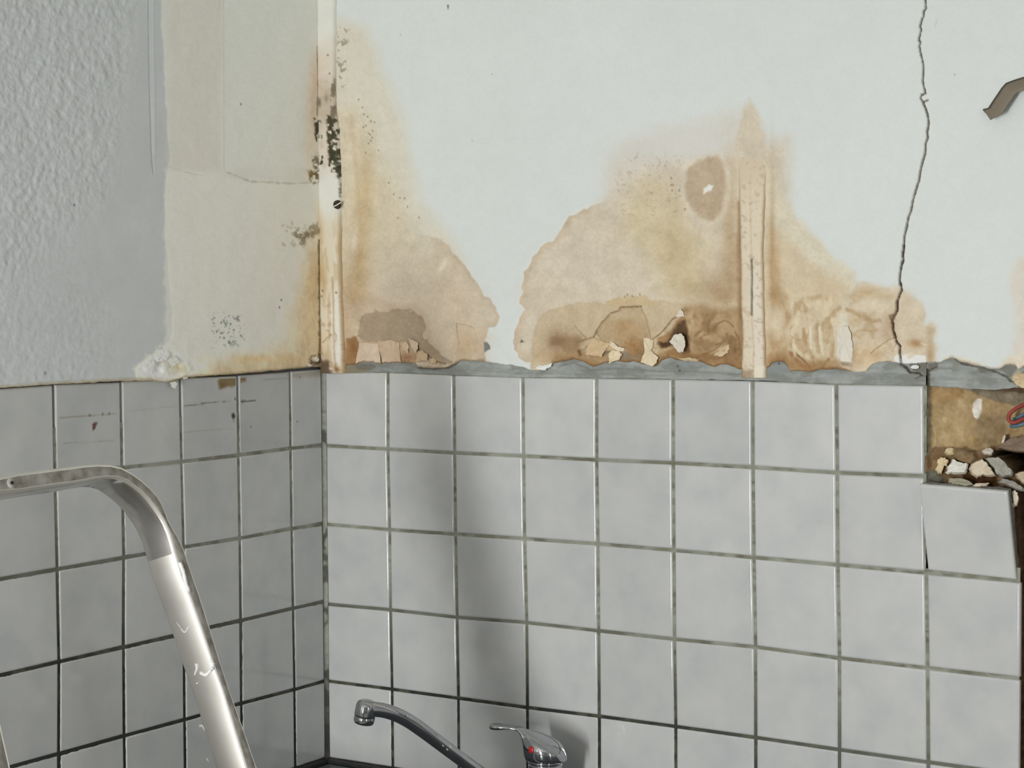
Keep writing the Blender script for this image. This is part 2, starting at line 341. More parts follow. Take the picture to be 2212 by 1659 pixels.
# ------------------------------------------------------------------ back wall: painted plaster with damp stains
def paint_back(u, v):
    p = Paint(u, v, (212, 217, 214))
    p.tone(3, 260, 3); p.tone(1.6, 26, 9)
    # --- corner stain
    soft = [(705,30),(790,60),(825,140),(858,222),(877,271),(888,352),(908,434),(940,476),(978,514),(995,560),(1000,700),(1000,800),(640,800),(640,30)]
    p.poly(soft, (212,206,188), 0.9, 46, (10,40))
    p.poly([(700,230),(770,240),(800,300),(840,380),(870,450),(905,520),(960,600),(960,800),(640,800),(640,230)], (206,193,166), 0.8, 60, (14,50))
    lower = [(640,500),(800,500),(900,500),(950,515),(970,530),(985,552),(1005,573),(1015.7,595),(1030,612),(1037,625),(1044,638),(1056,644),(1064,655),(1072.6,666),(1077,687),(1074,697),(1067,704),(1053.6,709),(1049,725),(1046,750),(1051,790),(1056,815),(640,815)]
    dl = sdist(p.u, p.v, lower)+(fbm(p.u, p.v, 14, 171, 3)-0.5)*9; top = sm(525, 640, p.v+(fbm(p.u, p.v, 50, 173)-0.5)*60-35*sm(900, 960, p.u))
    m = sm(-2, 3, dl)*(1-(1-top)*(1-sm(890, 960, p.u))); I0 = np.arange(p.u.size); p.mix(I0, (199,183,160), m*0.86)
    rg = sm(-1.5, 1, dl)*(1-sm(0, 14, dl))*sm(930, 990, p.u); p.mix(I0, (186,164,138), rg*0.45)
    p.blob(850,560,90,30,(205,192,172),0.7); p.blob(870,610,70,45,(196,183,165),0.7)
    p.blob(955,575,7,22,(222,212,190),0.75,0.5,(0,1)); p.blob(1000,650,45,45,(203,184,158),0.5)
    p.blob(1010,745,42,45,(192,166,132),0.75)
    p.blob(790,420,22,110,(196,174,134),0.75,0,(0.2,40)); p.blob(778,560,20,120,(184,160,122),0.8,0,(0.2,40)); p.blob(765,650,26,90,(176,150,112),0.75)
    p.blob(757,320,20,90,(214,202,178),0.6); p.blob(765,520,8,24,(218,208,190),0.7,0.1,(0,1))
    p.line([(758,250),(766,330),(772,400),(775,470)], 10, (190,166,128), 0.35, 9, (2,20))
    # peeled dark patch and its crumbly upper rim
    p.poly([(748,655),(800,648),(850,655),(905,655),(912,672),(930,700),(935,740),(760,740)], (190,171,148), 0.75, 14, (6,9), h=0.0004)
    patch = [(773,692),(782,684),(790,678),(831,671),(880,671),(905,678),(911,690),(921,712),(910,725),(930,745),(955,770),(975,782),(940,785),(902,760),(880,741),(858,736),(820,738),(790,736),(777,734),(771,722),(776,708)]
    p.poly(patch, (162,144,120), 0.86, 9, (7,10), ring=((126,104,78), 5, 0.3), h=-0.0012)
    p.blob(840,705,40,20,(168,150,126),0.6); p.blob(930,755,22,20,(148,126,98),0.5,0.8)
    p.poly([(745,690),(766,688),(776,700),(774,722),(768,728),(752,728),(744,712)], (198,178,150), 0.85, 4, (2,7), h=0.0006)
    p.poly([(747,732),(768,727),(776,740),(774,775),(764,790),(745,792)], (150,112,72), 0.9, 5, (2,8), h=-0.001)
    p.blob(763,752,9,16,(124,84,48),0.6)
    # curled flake field
    for q, c in (([(775,738),(800,740),(818,742),(822,785),(770,787)], (201,180,156)), ([(816,735),(838,737),(862,738),(870,750),(868,784),(824,786)], (194,170,143)), ([(862,737),(880,738),(903,757),(898,784),(866,784)], (186,158,126)),
                 ([(899,758),(912,757),(924,768),(921,781),(897,781)], (194,168,134)), ([(926,776),(936,770),(950,780),(958,788),(928,786)], (196,170,136))):
        p.poly(q, c, 0.9, 3, (1.5,6), ring=((150,124,94), 3.5, 0.4), h=0.0008)
    p.blob(880,772,20,9,(150,110,74),0.8)
    p.line([(899,745),(905,758),(925,768),(940,780),(962,786)], 2.6, (92,74,50), 0.8, 2, (1,5), h=-0.0008)
    p.line([(812,735),(815,750),(821,770),(823,785)], 2, (150,126,100), 0.7, 2, (0.6,5))
    p.line([(986,700),(988,722),(992,738),(989,745)], 1.6, (150,124,92), 0.8, 1.5, (0.6,5)); p.line([(986,699),(1005,702),(1020,707),(1026,712)], 1.4, (160,134,102), 0.7, 1.5, (0.6,5))
    p.poly([(1044,741),(1050,738),(1058,747),(1058,755),(1052,757),(1046,762)], (118,121,117), 1, 2, (1,5), h=-0.0014)
    p.line([(690,815),(760,800),(772,786)], 8, (110,82,52), 0.6, 6, (3,8))
    # mould specks
    p.poly([(728,60),(752,60),(752,190),(725,190)], (128,120,98), 0.6, 12, (3,10), thr=(0.66,7,1,1))
    p.dots([(775,215),(783,232),(786,247),(794,252),(790,272),(801,262),(809,264),(785,275),(797,288),(800,291),(804,297),(801,304),(796,310),(818,325),(790,330),(805,283),(851,420),(864,428),(874,428),(880,447),(860,471),(905,470),(840,395)], 1.9, (130,122,100), 0.7)
    p.dots([(968,15)], 2.6, (70,76,78), 0.95); p.dots([(1020,304),(1063,160),(865,75)], 1.7, (165,170,168), 0.7)
    # --- middle stain
    p.poly([(1300,440),(1305,400),(1325,350),(1370,300),(1430,272),(1500,258),(1600,240),(1680,300),(1700,420),(1700,800),(1300,800)], (211,207,198), 0.75, 46, (10,30))
    big = [(1299.7,438.7),(1283,444),(1270,452),(1262,452),(1250,458),(1232,468.5),(1222,480),(1215,496),(1207,504),(1196,518),(1183,525.5),(1172,532),(1160,548),(1150.5,555),(1143,573.5),(1133,588),(1132,604),(1127,622),(1132,630),(1125,645),(1121,657),(1134,667.5),(1126,677),(1119,700),(1113,713),(1110,736),(1112,754),(1120,770.6),(1134,781.5),(1188.5,783),(1200,800),(1200,830),(1700,830),(1700,300),(1600,340),(1480,352),(1400,350),(1345,385),(1318,420)]
    m0 = sdist(p.u, p.v, big)+(fbm(p.u, p.v, 12, 71, 2)-0.5)*7
    crisp = sm(1330, 1260, p.u)*1.0+sm(1260,1330,p.u)*0
    wdt = 5+ (1-crisp)*55
    m = sm(-0.5, 0.5, m0/wdt)
    p.mix(np.arange(p.u.size), (206,193,171), m*0.92)
    rg = sm(-2, 1, m0)*(1-sm(0, 20, m0))*crisp; p.mix(np.arange(p.u.size), (191,168,141), rg*0.55)
    hal = sm(-9, -3, m0)*(1-sm(-3, 0, m0))*crisp; p.mix(np.arange(p.u.size), (222,222,214), hal*0.5)
    p.blob(1360,330,60,40,(206,202,194),0.5); p.blob(1345,380,40,40,(208,198,180),0.5)
    p.poly([(1382,395),(1430,388),(1468,420),(1480,470),(1520,520),(1510,600),(1470,640),(1440,640),(1400,560),(1350,500),(1352,450)], (205,191,156), 0.75, 56, (12,40))
    p.blob(1455,545,42,70,(190,170,132),0.6,-0.25); p.blob(1500,620,40,40,(184,160,120),0.6); p.blob(1520,560,22,60,(205,192,160),0.6,0.2)
    p.blob(1578,430,18,130,(197,176,146),0.7); p.blob(1580,560,24,120,(176,150,114),0.7); p.blob(1560,640,45,50,(166,138,100),0.75)
    p.blob(1240,560,60,50,(207,195,177),0.5); p.blob(1180,640,50,40,(204,188,165),0.4)
    p.poly([(1590,300),(1604,240),(1620,212),(1638,240),(1652,300),(1662,360),(1662,500),(1586,500)], (206,193,170), 0.85, 16, (5,14))
    # ring-shaped blot
    ring = [(1487,363),(1506,349),(1530,341),(1552,338),(1565,368),(1568,406),(1560,455),(1541,479),(1514,474),(1495,452),(1484,430),(1479,401)]
    p.poly([(1475,358),(1500,340),(1550,328),(1580,368),(1580,410),(1568,462),(1542,490),(1510,486),(1486,458),(1470,405)], (214,204,184), 0.6, 14, (3,12))
    p.poly(ring, (183,163,136), 0.9, 12, (4,14)); p.blob(1523,385,22,26,(196,178,152),0.7); p.blob(1536,450,20,22,(172,150,121),0.6)
    p.poly([(1519,419),(1520,407),(1532,399),(1541,402),(1537,412),(1526,415)], (226,226,220), 1, 4, (1.5,6))
    # lower lobes, layers of old paint
    lobe = [(1150,835),(1146,790),(1150,740),(1158,705),(1167,684),(1185,672),(1206.6,666),(1228,658),(1261,653),(1306,655),(1330,648),(1370,644),(1420,652),(1470,655),(1500,655),(1560,650),(1610,650),(1620,830)]
    p.poly(lobe, (194,175,143), 0.85, 13, (5,14), ring=((172,148,114), 7, 0.25))
    p.blob(1205,742,34,28,(154,126,98),0.85,-0.6); p.blob(1235,738,30,16,(158,130,98),0.6); p.blob(1185,770,30,14,(184,158,124),0.7)
    p.poly([(1313,650),(1350,640),(1392,638),(1418,652),(1420,660),(1390,660),(1320,664)], (196,174,136), 0.9, 5, (4,6), h=0.0006)
    p.poly([(1288,722),(1300,700),(1318,680),(1338,672),(1340,663),(1385,662),(1398,690),(1405,728),(1390,760),(1370,772),(1340,765),(1322,748),(1300,736)], (184,162,128), 0.95, 4, (2,8), ring=((138,110,76), 4, 0.45), h=-0.0008)
    p.blob(1352,705,34,22,(170,138,96),0.7); p.blob(1368,750,30,26,(164,124,78),0.85); p.blob(1350,680,34,12,(198,182,152),0.6)
    p.line([(1282,728),(1290,712),(1300,696),(1312,684),(1318,677),(1336,671),(1340,663),(1385,662)], 2.6, (120,94,60), 0.85, 2, (1,5), h=-0.0008)
    p.line([(1242,704),(1255,720),(1266,730)], 3, (150,124,90), 0.6, 3, (1,5)); p.line([(1253,737),(1270,732),(1281,728),(1300,738)], 3, (126,98,64), 0.7, 3, (1,5))
    p.line([(1262,755),(1275,740),(1284,730)], 2.5, (120,92,58), 0.7, 2, (1,4))
    p.poly([(1264,768),(1270,742),(1284,730),(1300,734),(1310,742),(1322,740),(1335,752),(1325,765),(1310,772),(1298,778),(1285,772)], (203,180,143), 0.9, 3, (2,6), ring=((176,150,112), 3, 0.4), h=0.0008)
    p.poly([(1246,757),(1252,755),(1256,768),(1250,771)], (66,46,20), 1, 3, (1,4), h=-0.0015)
    p.poly([(1300,765),(1306,758),(1318,758),(1312,766),(1302,770)], (128,126,116), 1, 2, (1,4), h=-0.0016)
    p.poly([(1340,766),(1350,760),(1366,770),(1380,762),(1390,764),(1384,786),(1340,788)], (140,138,128), 1, 3, (1.5,5), h=-0.0016)
    p.poly([(1312,744),(1320,737),(1332,748),(1344,754),(1352,752),(1350,758),(1338,758),(1330,752)], (224,212,186), 0.95, 2, (1,4), h=0.001)
    p.line([(1410,732),(1425,722),(1440,706),(1452,690),(1462,684),(1470,680)], 3, (110,82,50), 0.75, 3, (1,5))
    p.poly([(1418,732),(1446,718),(1462,690),(1476,681),(1486,700),(1484,735),(1490,768),(1440,770),(1425,752)], (158,122,78), 0.9, 5, (2,8), h=-0.001)
    p.poly([(1420,738),(1440,742),(1452,730),(1470,718),(1482,722),(1484,748),(1476,735),(1462,738),(1446,748),(1428,748)], (74,50,22), 0.85, 5, (2,6), h=-0.0015)
    p.poly([(1392,728),(1402,730),(1412,742),(1410,752),(1440,752),(1450,740),(1456,730),(1474,718),(1480,740),(1474,758),(1460,752),(1440,758),(1424,768),(1414,788),(1404,790),(1386,780),(1398,758)], (206,186,152), 0.9, 3, (2,6), ring=((180,154,116), 3, 0.4), h=0.0008)
    p.poly([(1460,684),(1470,668),(1476,672),(1477,683)], (222,212,196), 0.9, 2, (0.8,4))
    # ruffled peeling by the strip
    p.poly([(1478,664),(1510,660),(1560,668),(1602,664),(1602,800),(1480,775)], (172,142,104), 0.8, 12, (4,12))
    p.blob(1494,690,8,22,(200,178,142),0.8,0,(0,1)); p.blob(1522,668,20,14,(158,130,96),0.6); p.blob(1535,745,22,14,(190,166,128),0.6); p.blob(1560,752,26,8,(206,184,148),0.85,-0.35,(0,1))
    for L in ([(1512,732),(1520,724),(1530,722),(1530,706),(1534,692)], [(1502,726),(1508,718),(1516,714)], [(1543,710),(1552,698),(1565,692),(1578,698),(1584,706)], [(1545,745),(1556,742),(1570,732),(1570,720)], [(1574,735),(1572,755),(1566,768),(1548,776)], [(1515,765),(1535,760),(1556,746)], [(1588,716),(1596,732),(1598,756)], [(1494,772),(1512,768),(1530,764)]):
        p.line(L, 2.4, (116,84,48), 0.7, 2.5, (0.8,5), h=-0.0008)
    for cx, cy, rx, ry, rot in ((1520,690,26,18,0.4), (1556,714,22,14,-0.5), (1516,745,20,14,0.2), (1560,760,24,9,-0.35), (1585,740,7,30,0.1)): p.blob(cx, cy, rx, ry, None, 1, rot, (0,1), 0.0035)
    p.blob(1588,756,5,8,(118,88,58),0.9); p.blob(1590,775,6,5,(120,88,58),0.8); p.blob(1520,772,36,6,(120,86,50),0.7,0.05)
    p.blob(1490,780,30,4,(60,40,20),0.8,0.03,(0,1))
    for q, c, a, th in (([(1478,670),(1602,670),(1602,800),(1460,800)], (126,96,58), 0.6, 0.52), ([(1190,720),(1260,730),(1290,790),(1190,800)], (128,100,64), 0.55, 0.52), ([(1330,730),(1440,720),(1480,790),(1340,790)], (134,102,60), 0.5, 0.53), ([(1656,720),(1705,740),(1800,780),(1800,805),(1656,805)], (124,90,52), 0.6, 0.50)):
        p.poly(q, c, a, 26, (8,16), thr=(th,26,1,1,0.13))
    p.line([(1600,440),(1599,560),(1601,700),(1600,795)], 13, (132,100,62), 0.6, 12, (2,14)); p.line([(1656,420),(1656,560),(1658,700),(1660,790)], 12, (132,98,58), 0.65, 11, (2,14))  # brown bands that paint in the shadow along both strip edges
    p.poly([(1462,700),(1478,690),(1487,720),(1490,760),(1476,764),(1470,740),(1452,746),(1430,752),(1420,742),(1440,740)], (62,42,20), 0.75, 8, (3,7), h=-0.0006)
    # speckles
    p.poly([(1370,330),(1480,340),(1480,470),(1330,470),(1330,370)], (170,158,132), 0.5, 20, (5,10), thr=(0.70,6,1,1))
    p.dots([(1382,636),(1355,637),(1350,641),(1366,640),(1452,411),(1450,400),(1468,412),(1480,452),(1450,385),(1454,400)], 2.2, (150,132,100), 0.75)
    p.poly([(1122,741),(1126,733),(1132,738),(1135,738),(1130,739)], (112,100,86), 1, 2)
    # --- right of the strip
    rgt = [(1655,350),(1668,372),(1690,425),(1715,462),(1742,490),(1770,520),(1800,560),(1830,575),(1845,590),(1845,615),(1838,640),(1830,700),(1812,830),(1640,830),(1640,350)]
    p.poly(rgt, (212,203,180), 0.95, 24, (7,22)); p.poly([(1655,480),(1690,500),(1740,560),(1800,600),(1832,620),(1822,660),(1808,700),(1806,830),(1640,830)], (205,188,157), 0.85, 26, (8,24))
    p.blob(1672,580,14,70,(178,148,110),0.8); p.blob(1676,640,18,24,(170,138,98),0.85); p.blob(1668,560,6,200,(170,138,98),0.6,0,(0.1,20)); p.blob(1674,582,9,26,(190,162,124),0.6)
    p.blob(1680,740,24,24,(174,142,102),0.85); p.blob(1690,775,40,18,(166,128,86),0.8); p.blob(1672,700,10,50,(216,204,178),0.6,-0.3)
    p.blob(1780,640,40,30,(200,180,148),0.7)
    # ribbed swelling
    for L, w, c, a, hh in (([(1690,640),(1700,680),(1706,700)],16,(184,158,122),0.6,-0.001), ([(1708,690),(1718,668),(1740,648),(1770,640)],10,(178,152,116),0.6,-0.001), ([(1712,705),(1722,682),(1742,662),(1775,655)],12,(212,198,168),0.7,0.002),
                         ([(1712,718),(1716,745),(1730,760),(1748,775)],14,(214,200,168),0.8,0.003), ([(1735,710),(1738,735),(1750,755),(1756,770)],6,(164,134,98),0.7,-0.002), ([(1752,708),(1752,732),(1752,752)],7,(226,216,192),0.85,0.003),
                         ([(1762,700),(1763,735),(1768,760)],6,(172,144,108),0.6,-0.002), ([(1773,708),(1774,735),(1778,765)],9,(222,210,182),0.85,0.003), ([(1786,690),(1795,710),(1798,740),(1797,770)],8,(172,142,104),0.7,-0.002), ([(1725,735),(1708,725),(1706,712),(1716,700)],3,(168,140,104),0.6,-0.0006),
                         ([(1790,688),(1800,672),(1815,664)],6,(176,150,116),0.6,-0.001), ([(1706,760),(1722,780),(1744,796)],9,(140,98,58),0.75,-0.001), ([(1720,765),(1735,778),(1750,795)],4,(104,70,38),0.7,-0.001), ([(1775,795),(1784,782),(1790,776)],5,(136,98,60),0.7,-0.0006)):
        p.line(L, w, c, a, w*0.9, (1.5,10), h=hh)
    p.blob(1745,790,40,10,(166,126,84),0.75)
    wf = [(1808,716),(1820,704),(1832,702),(1838,715),(1837,735),(1842,750),(1845,770),(1840,785),(1838,799),(1822,798),(1812,780),(1808,755)]
    p.poly(wf, (214,208,192), 0.95, 3, (1.5,8), ring=((228,224,214), 5, 0.6), h=0.0012)
    p.poly([(1814,782),(1842,785),(1840,792),(1820,790)], (140,138,128), 0.9, 3, (1,4), h=-0.001); p.poly([(1814,788),(1838,793),(1836,800),(1824,799)], (232,230,224), 0.9, 3, (1,4))
    # second lobe
    lob2 = [(1832,650),(1838,632),(1850,618),(1868,612),(1900,622),(1940,624),(1962,634),(1986,649),(1997,671),(1996,690),(1992,715),(2004,704),(2012,700),(2018,708),(2017,727),(2020,775),(2021,800),(1842,812),(1836,760),(1828,700)]
    p.poly(lob2, (208,192,166), 0.92, 26, (9,20), ring=((196,173,138), 14, 0.2))
    p.poly([(1835,640),(1900,625),(1935,660),(1930,760),(1850,790)], (176,150,112), 0.55, 24, (6,14), thr=(0.53,22,1,1,0.12)); p.poly([(1700,640),(1810,640),(1815,790),(1690,770)], (222,208,178), 0.5, 24, (6,14), thr=(0.55,16,1.6,0.7,0.1)); p.poly([(1690,640),(1810,640),(1810,800),(1690,800)], (166,134,94), 0.5, 24, (6,14), thr=(0.58,18,1.5,0.7,0.1))
    p.blob(1868,632,32,12,(190,165,126),0.75,-0.1); p.blob(1910,640,30,10,(188,164,128),0.65); p.blob(1905,668,34,18,(216,203,176),0.7); p.blob(1850,690,18,20,(194,170,132),0.6); p.blob(1850,712,16,12,(216,204,178),0.6)
    p.line([(1828,668),(1850,678),(1870,686),(1882,694),(1900,692)], 8, (172,144,104), 0.7, 7, (2,8), h=-0.0012); p.line([(1836,730),(1852,716),(1866,712),(1880,716),(1896,712)], 6, (176,148,110), 0.55, 6, (2,8))
    p.blob(1915,712,18,30,(188,164,136),0.7); p.blob(1880,768,40,30,(205,178,138),0.7,-0.4); p.blob(1846,765,6,30,(184,156,116),0.7,0.2)
    p.blob(1970,690,20,40,(212,196,170),0.5); p.blob(1978,742,18,10,(162,126,84),0.85,0.15); p.blob(2010,716,10,13,(188,166,134),0.8); p.blob(2010,765,9,34,(172,146,110),0.85,0,(0.1,9))
    p.poly([(1930,772),(1938,765),(1944,768),(1960,764),(1975,766),(2000,768),(2001,786),(1932,786)], (226,227,223), 0.95, 4, (2,6)); p.poly([(1958,765),(1972,760),(1975,770),(1962,776)], (214,202,176), 0.8, 5)
    p.line([(1990,742),(2000,745)], 3, (226,212,184), 0.8, 3)
    # right edge blush
    p.poly([(2195,560),(2240,550),(2240,810),(2160,800),(2185,760),(2196,700),(2186,640),(2180,600)], (214,205,190), 0.75, 22, (6,12)); p.poly([(2040,772),(2075,772),(2130,790),(2120,800),(2050,790)], (220,206,182), 0.8, 10, (3,8))
    p.poly([(2150,800),(2180,770),(2212,770),(2240,800)], (220,206,180), 0.6, 16, (4,8))
    # crack
    p.line(CRACK[:18], 3.4, (92,86,74), 0.95, 2, (1,5), h=-0.004); p.line(CRACK[16:20]+[(1995.5,220),(2004,216)], 3.4, (110,104,92), 0.95, 2, (0.4,4), h=-0.003)
    p.line(CRACK[19:38], 3.8, (96,88,74), 0.95, 2.2, (1,5), h=-0.004); p.line(CRACK[37:], 4.4, (66,52,38), 0.95, 2.2, (1.6,5), h=-0.006)
    p.poly([(1919,681),(1932,678),(1936,672),(1932,690),(1926,697)], (140,118,96), 1, 2, (1,3), h=-0.002)
    p.line([(1933,729),(1919,734),(1909,742),(1895,751),(1880,764)], 1.8, (130,104,72), 0.75, 1.5, (0.8,4)); p.line([(1937,742),(1930,752),(1927,764)], 1.6, (140,114,80), 0.6, 1.5, (0.8,4))
    p.line([(2024,44),(2020,56)], 2, (186,190,186), 0.8); p.dots([(2062,161)], 2, (150,154,150), 0.7)
    # brown dirt and the shade below the torn edge, painted along the wet areas
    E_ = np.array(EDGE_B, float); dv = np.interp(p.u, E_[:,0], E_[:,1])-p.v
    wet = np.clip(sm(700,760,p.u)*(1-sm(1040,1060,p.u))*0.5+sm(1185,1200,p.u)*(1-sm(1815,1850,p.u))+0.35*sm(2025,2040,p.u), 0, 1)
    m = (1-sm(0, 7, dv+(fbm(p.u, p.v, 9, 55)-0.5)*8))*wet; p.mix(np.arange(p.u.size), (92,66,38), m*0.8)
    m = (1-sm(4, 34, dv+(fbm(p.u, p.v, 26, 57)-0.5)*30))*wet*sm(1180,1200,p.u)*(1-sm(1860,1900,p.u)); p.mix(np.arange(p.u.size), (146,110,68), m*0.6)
    st = np.clip((p.c[:,0]-p.c[:,2]-6)/26, 0, 1); p.c += (st*((fbm(p.u, p.v, 4.5, 201, 2)-0.5)*15+(fbm(p.u, p.v, 22, 204, 3)-0.5)*20))[:, None]
    p.tone(2.5, 5, 33)
    return p

YP = -0.0035                                            # face of the painted plaster, proud of the tiles
xs = np.concatenate([np.linspace(0.0, 1.43, 1000), np.linspace(1.435, 1.62, 40)])
zs = np.linspace(1.45, 1.75, 260)
ze = solve_edge(xs, lambda x, z: np.stack([np.full_like(z, x), np.full_like(z, YP), z], -1), zs, EDGE_B)
ze = ze+(fbm(xs*1000, xs*0, 9, 5)-0.5)*0.0035
tz = np.concatenate([np.linspace(0, 0.74, 430), np.linspace(0.75, 1, 50)])
ZT = 2.52
X = np.tile(xs, (len(tz), 1)); Z = ze[None, :]+(ZT-ze)[None, :]*tz[:, None]; Y = np.full_like(X, YP)
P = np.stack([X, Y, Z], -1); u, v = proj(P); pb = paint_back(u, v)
H = pb.h.reshape(X.shape)+(fbm(X*1000, Z*1000, 60, 91)-0.5)*0.0010+(fbm(X*1000, Z*1000, 7, 95)-0.5)*0.00022
P[..., 1] -= H
P[0, :, 1] += 0.0006                                    # rolled lower lip
lip = P[:1].copy(); lip[..., 1] = 0.004; lip[..., 2] += 0.0008
P = np.concatenate([lip, P]); col = alb(pb.c, K_BACK).reshape(X.shape+(3,)); col = np.concatenate([col[:1]*0.55, col])  # lip row darkened in colour, as shade below the torn edge
nr, nc = P.shape[:2]
V = P.reshape(-1, 3); Q = grid_quads(nr, nc, flip=True); cc = col.reshape(-1, 3)
n0 = len(V)                                             # the plain rest of the wall beyond the frame, and the core behind
ex = np.array([(0,YP,ZT),(1.62,YP,ZT),(1.62,YP,RH),(0,YP,RH),(1.62,YP,1.53),(RX,YP,1.53),(RX,YP,RH)], float)
eq = np.array([(0,1,2,3),(4,5,6,2)])+n0
core = np.array([(-0.2,0.10,0),(RX+0.2,0.10,0),(RX+0.2,0.10,RH),(-0.2,0.10,RH),(-0.2,0.25,0),(RX+0.2,0.25,0),(RX+0.2,0.25,RH),(-0.2,0.25,RH)], float)
cq = np.array([(0,1,2,3),(5,4,7,6),(3,2,6,7),(1,0,4,5)])+n0+len(ex)
V = np.concatenate([V, ex, core]); Q = np.concatenate([Q, eq, cq]); cc = np.concatenate([cc, np.full((len(ex), 3), 0.70), np.full((8, 3), 0.30)])
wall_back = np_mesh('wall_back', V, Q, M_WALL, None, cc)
props(wall_back, 'white back wall with brown damp stains, a long crack and torn paint above grey tiles', 'wall', 'structure')

# ------------------------------------------------------------------ grey mortar band between paint and tiles
def mortar(name, x0, x1, nx, label, paintfn, nzr=46):
    xs = np.linspace(x0, x1, nx)
    fn = lambda x, z: np.stack([np.full_like(z, x), np.full_like(z, 0.0), z], -1)
    zb = solve_edge(xs, fn, np.linspace(1.40, 1.75, 240), TOP_B); zt = solve_edge(xs, fn, np.linspace(1.45, 1.75, 240), EDGE_B)+0.018
    zb = zb+(fbm(xs*1000, xs*0+3, 14, 15)-0.5)*0.0022
    t = np.linspace(0, 1, nzr); X = np.tile(xs, (nzr, 1)); Z = zb+(zt-zb)*t[:, None]; P = np.stack([X, X*0, Z], -1)
    u, v = proj(P); p = Paint(u, v, (148,152,148)); p.tone(9, 60, 21)
    st = (fbm(p.u, p.v*9, 70, 25, 3)-0.5); p.c += st[:, None]*34; p.h += st*0.0022
    p.tone(9, 6, 29); q = fbm(p.u, p.v*2, 34, 331, 3); p.mix(np.arange(p.u.size), (122,124,116), sm(0.52,0.66,q)*0.55); p.mix(np.arange(p.u.size), (164,166,160), sm(0.56,0.7,1-q)*0.35); paintfn(p)
    tb = (p.v-np.interp(p.u, [a for a, _ in TOP_B], [b for _, b in TOP_B]))
    hh = p.h+(fbm(p.u, p.v, 22, 44)-0.5)*0.0016
    P[..., 1] = -0.0002-hh.reshape(X.shape); P[..., 1] += 0.0025*(t[:, None] > 0.82)
    lip = P[:1].copy(); lip[..., 1] = 0.0035
    P = np.concatenate([lip, P]); c = alb(p.c, K_BACK).reshape(X.shape+(3,)); c = np.concatenate([c[:1]*0.7, c])
    o = np_mesh(name, P.reshape(-1, 3), grid_quads(nzr+1, nx, flip=True), M_MORTAR, wall_back, c.reshape(-1, 3)); o['label'] = label
    return o
def mort1(p):
    p.c += (sm(720, 900, p.u)*0-(1-sm(700, 1000, p.u))*0)[:, None]
    p.poly([(690,770),(770,770),(800,800),(780,812),(690,815)], (132,122,98), 0.7, 14, (4,8))
    p.poly([(766,790),(800,783),(812,792),(800,799),(772,798)], (112,110,102), 0.8, 4, (2,6), h=-0.001)
    p.poly([(896,782),(990,784),(975,795),(935,800),(904,796)], (92,90,78), 0.8, 5, (2,8), h=-0.001)
    p.poly([(1655,776),(1706,776),(1708,806),(1655,806)], (136,141,140), 0.8, 5)
    p.line([(1210,790),(1240,784),(1270,796)], 3, (112,114,108), 0.6, 3, (1,5)); p.line([(1270,800),(1340,796),(1420,802),(1500,803),(1600,808)], 3, (118,120,114), 0.6, 3, (1,8), h=-0.0006)
    p.line([(880,800),(1000,800),(1120,806),(1260,808),(1440,812)], 2, (122,126,120), 0.5, 2, (1,8))
    p.dots([(1464,791),(1468,800),(1683,785)], 2.6, (84,86,82), 0.8)
    p.line([(1944,786),(1958,796),(1966,804),(1985,806),(1990,810)], 5, (62,58,48), 0.9, 4, (2,6), h=-0.003)
    p.line([(1978,818),(1990,812),(1999,812)], 3, (90,86,72), 0.8, 3, (1,5), h=-0.001); p.poly([(1965,786),(2030,786),(2012,800),(2003,812),(1990,806),(1972,800)], (112,108,96), 0.8, 5, (2,8), h=-0.003)
def mort2(p):
    p.line([(2003,800),(2004,812),(2003,838)], 8, (66,64,56), 0.9, 5, (2,6), h=-0.003)
    p.poly([(2003,786),(2026,785),(2024,793),(2006,800)], (112,106,96), 0.8, 4, (2,6), h=-0.003)
    p.line([(2024,793),(2012,797),(2006,803)], 3, (70,66,56), 0.7, 3, (1,5))
    p.line([(2064,776),(2080,786),(2100,790),(2128,796),(2150,803),(2176,815),(2182,824)], 4, (70,68,58), 0.75, 3, (1.5,6), h=-0.0016)
    p.poly([(2108,790),(2146,799),(2130,804),(2118,806)], (112,110,102), 0.8, 3, (1.5,5)); p.poly([(2158,798),(2180,787),(2200,792),(2190,806),(2182,818),(2172,806)], (116,116,108), 0.8, 4, (2,6))
    p.line([(2182,822),(2200,830),(2202,840)], 4, (76,72,60), 0.8, 4, (1.5,6), h=-0.002); p.poly([(2186,815),(2200,803),(2240,808),(2240,850),(2205,838)], (196,176,142), 0.85, 5, (3,8))
X8 = on_y(2001, 835)[0]
mortar('mortar_band', 0.0, X8-0.0006, 760, 'ragged grey mortar band under the torn white paint', mort1)
mortar('mortar_band', X8+0.0006, 1.50, 150, 'separate grey mortar lump above the missing tile', mort2)
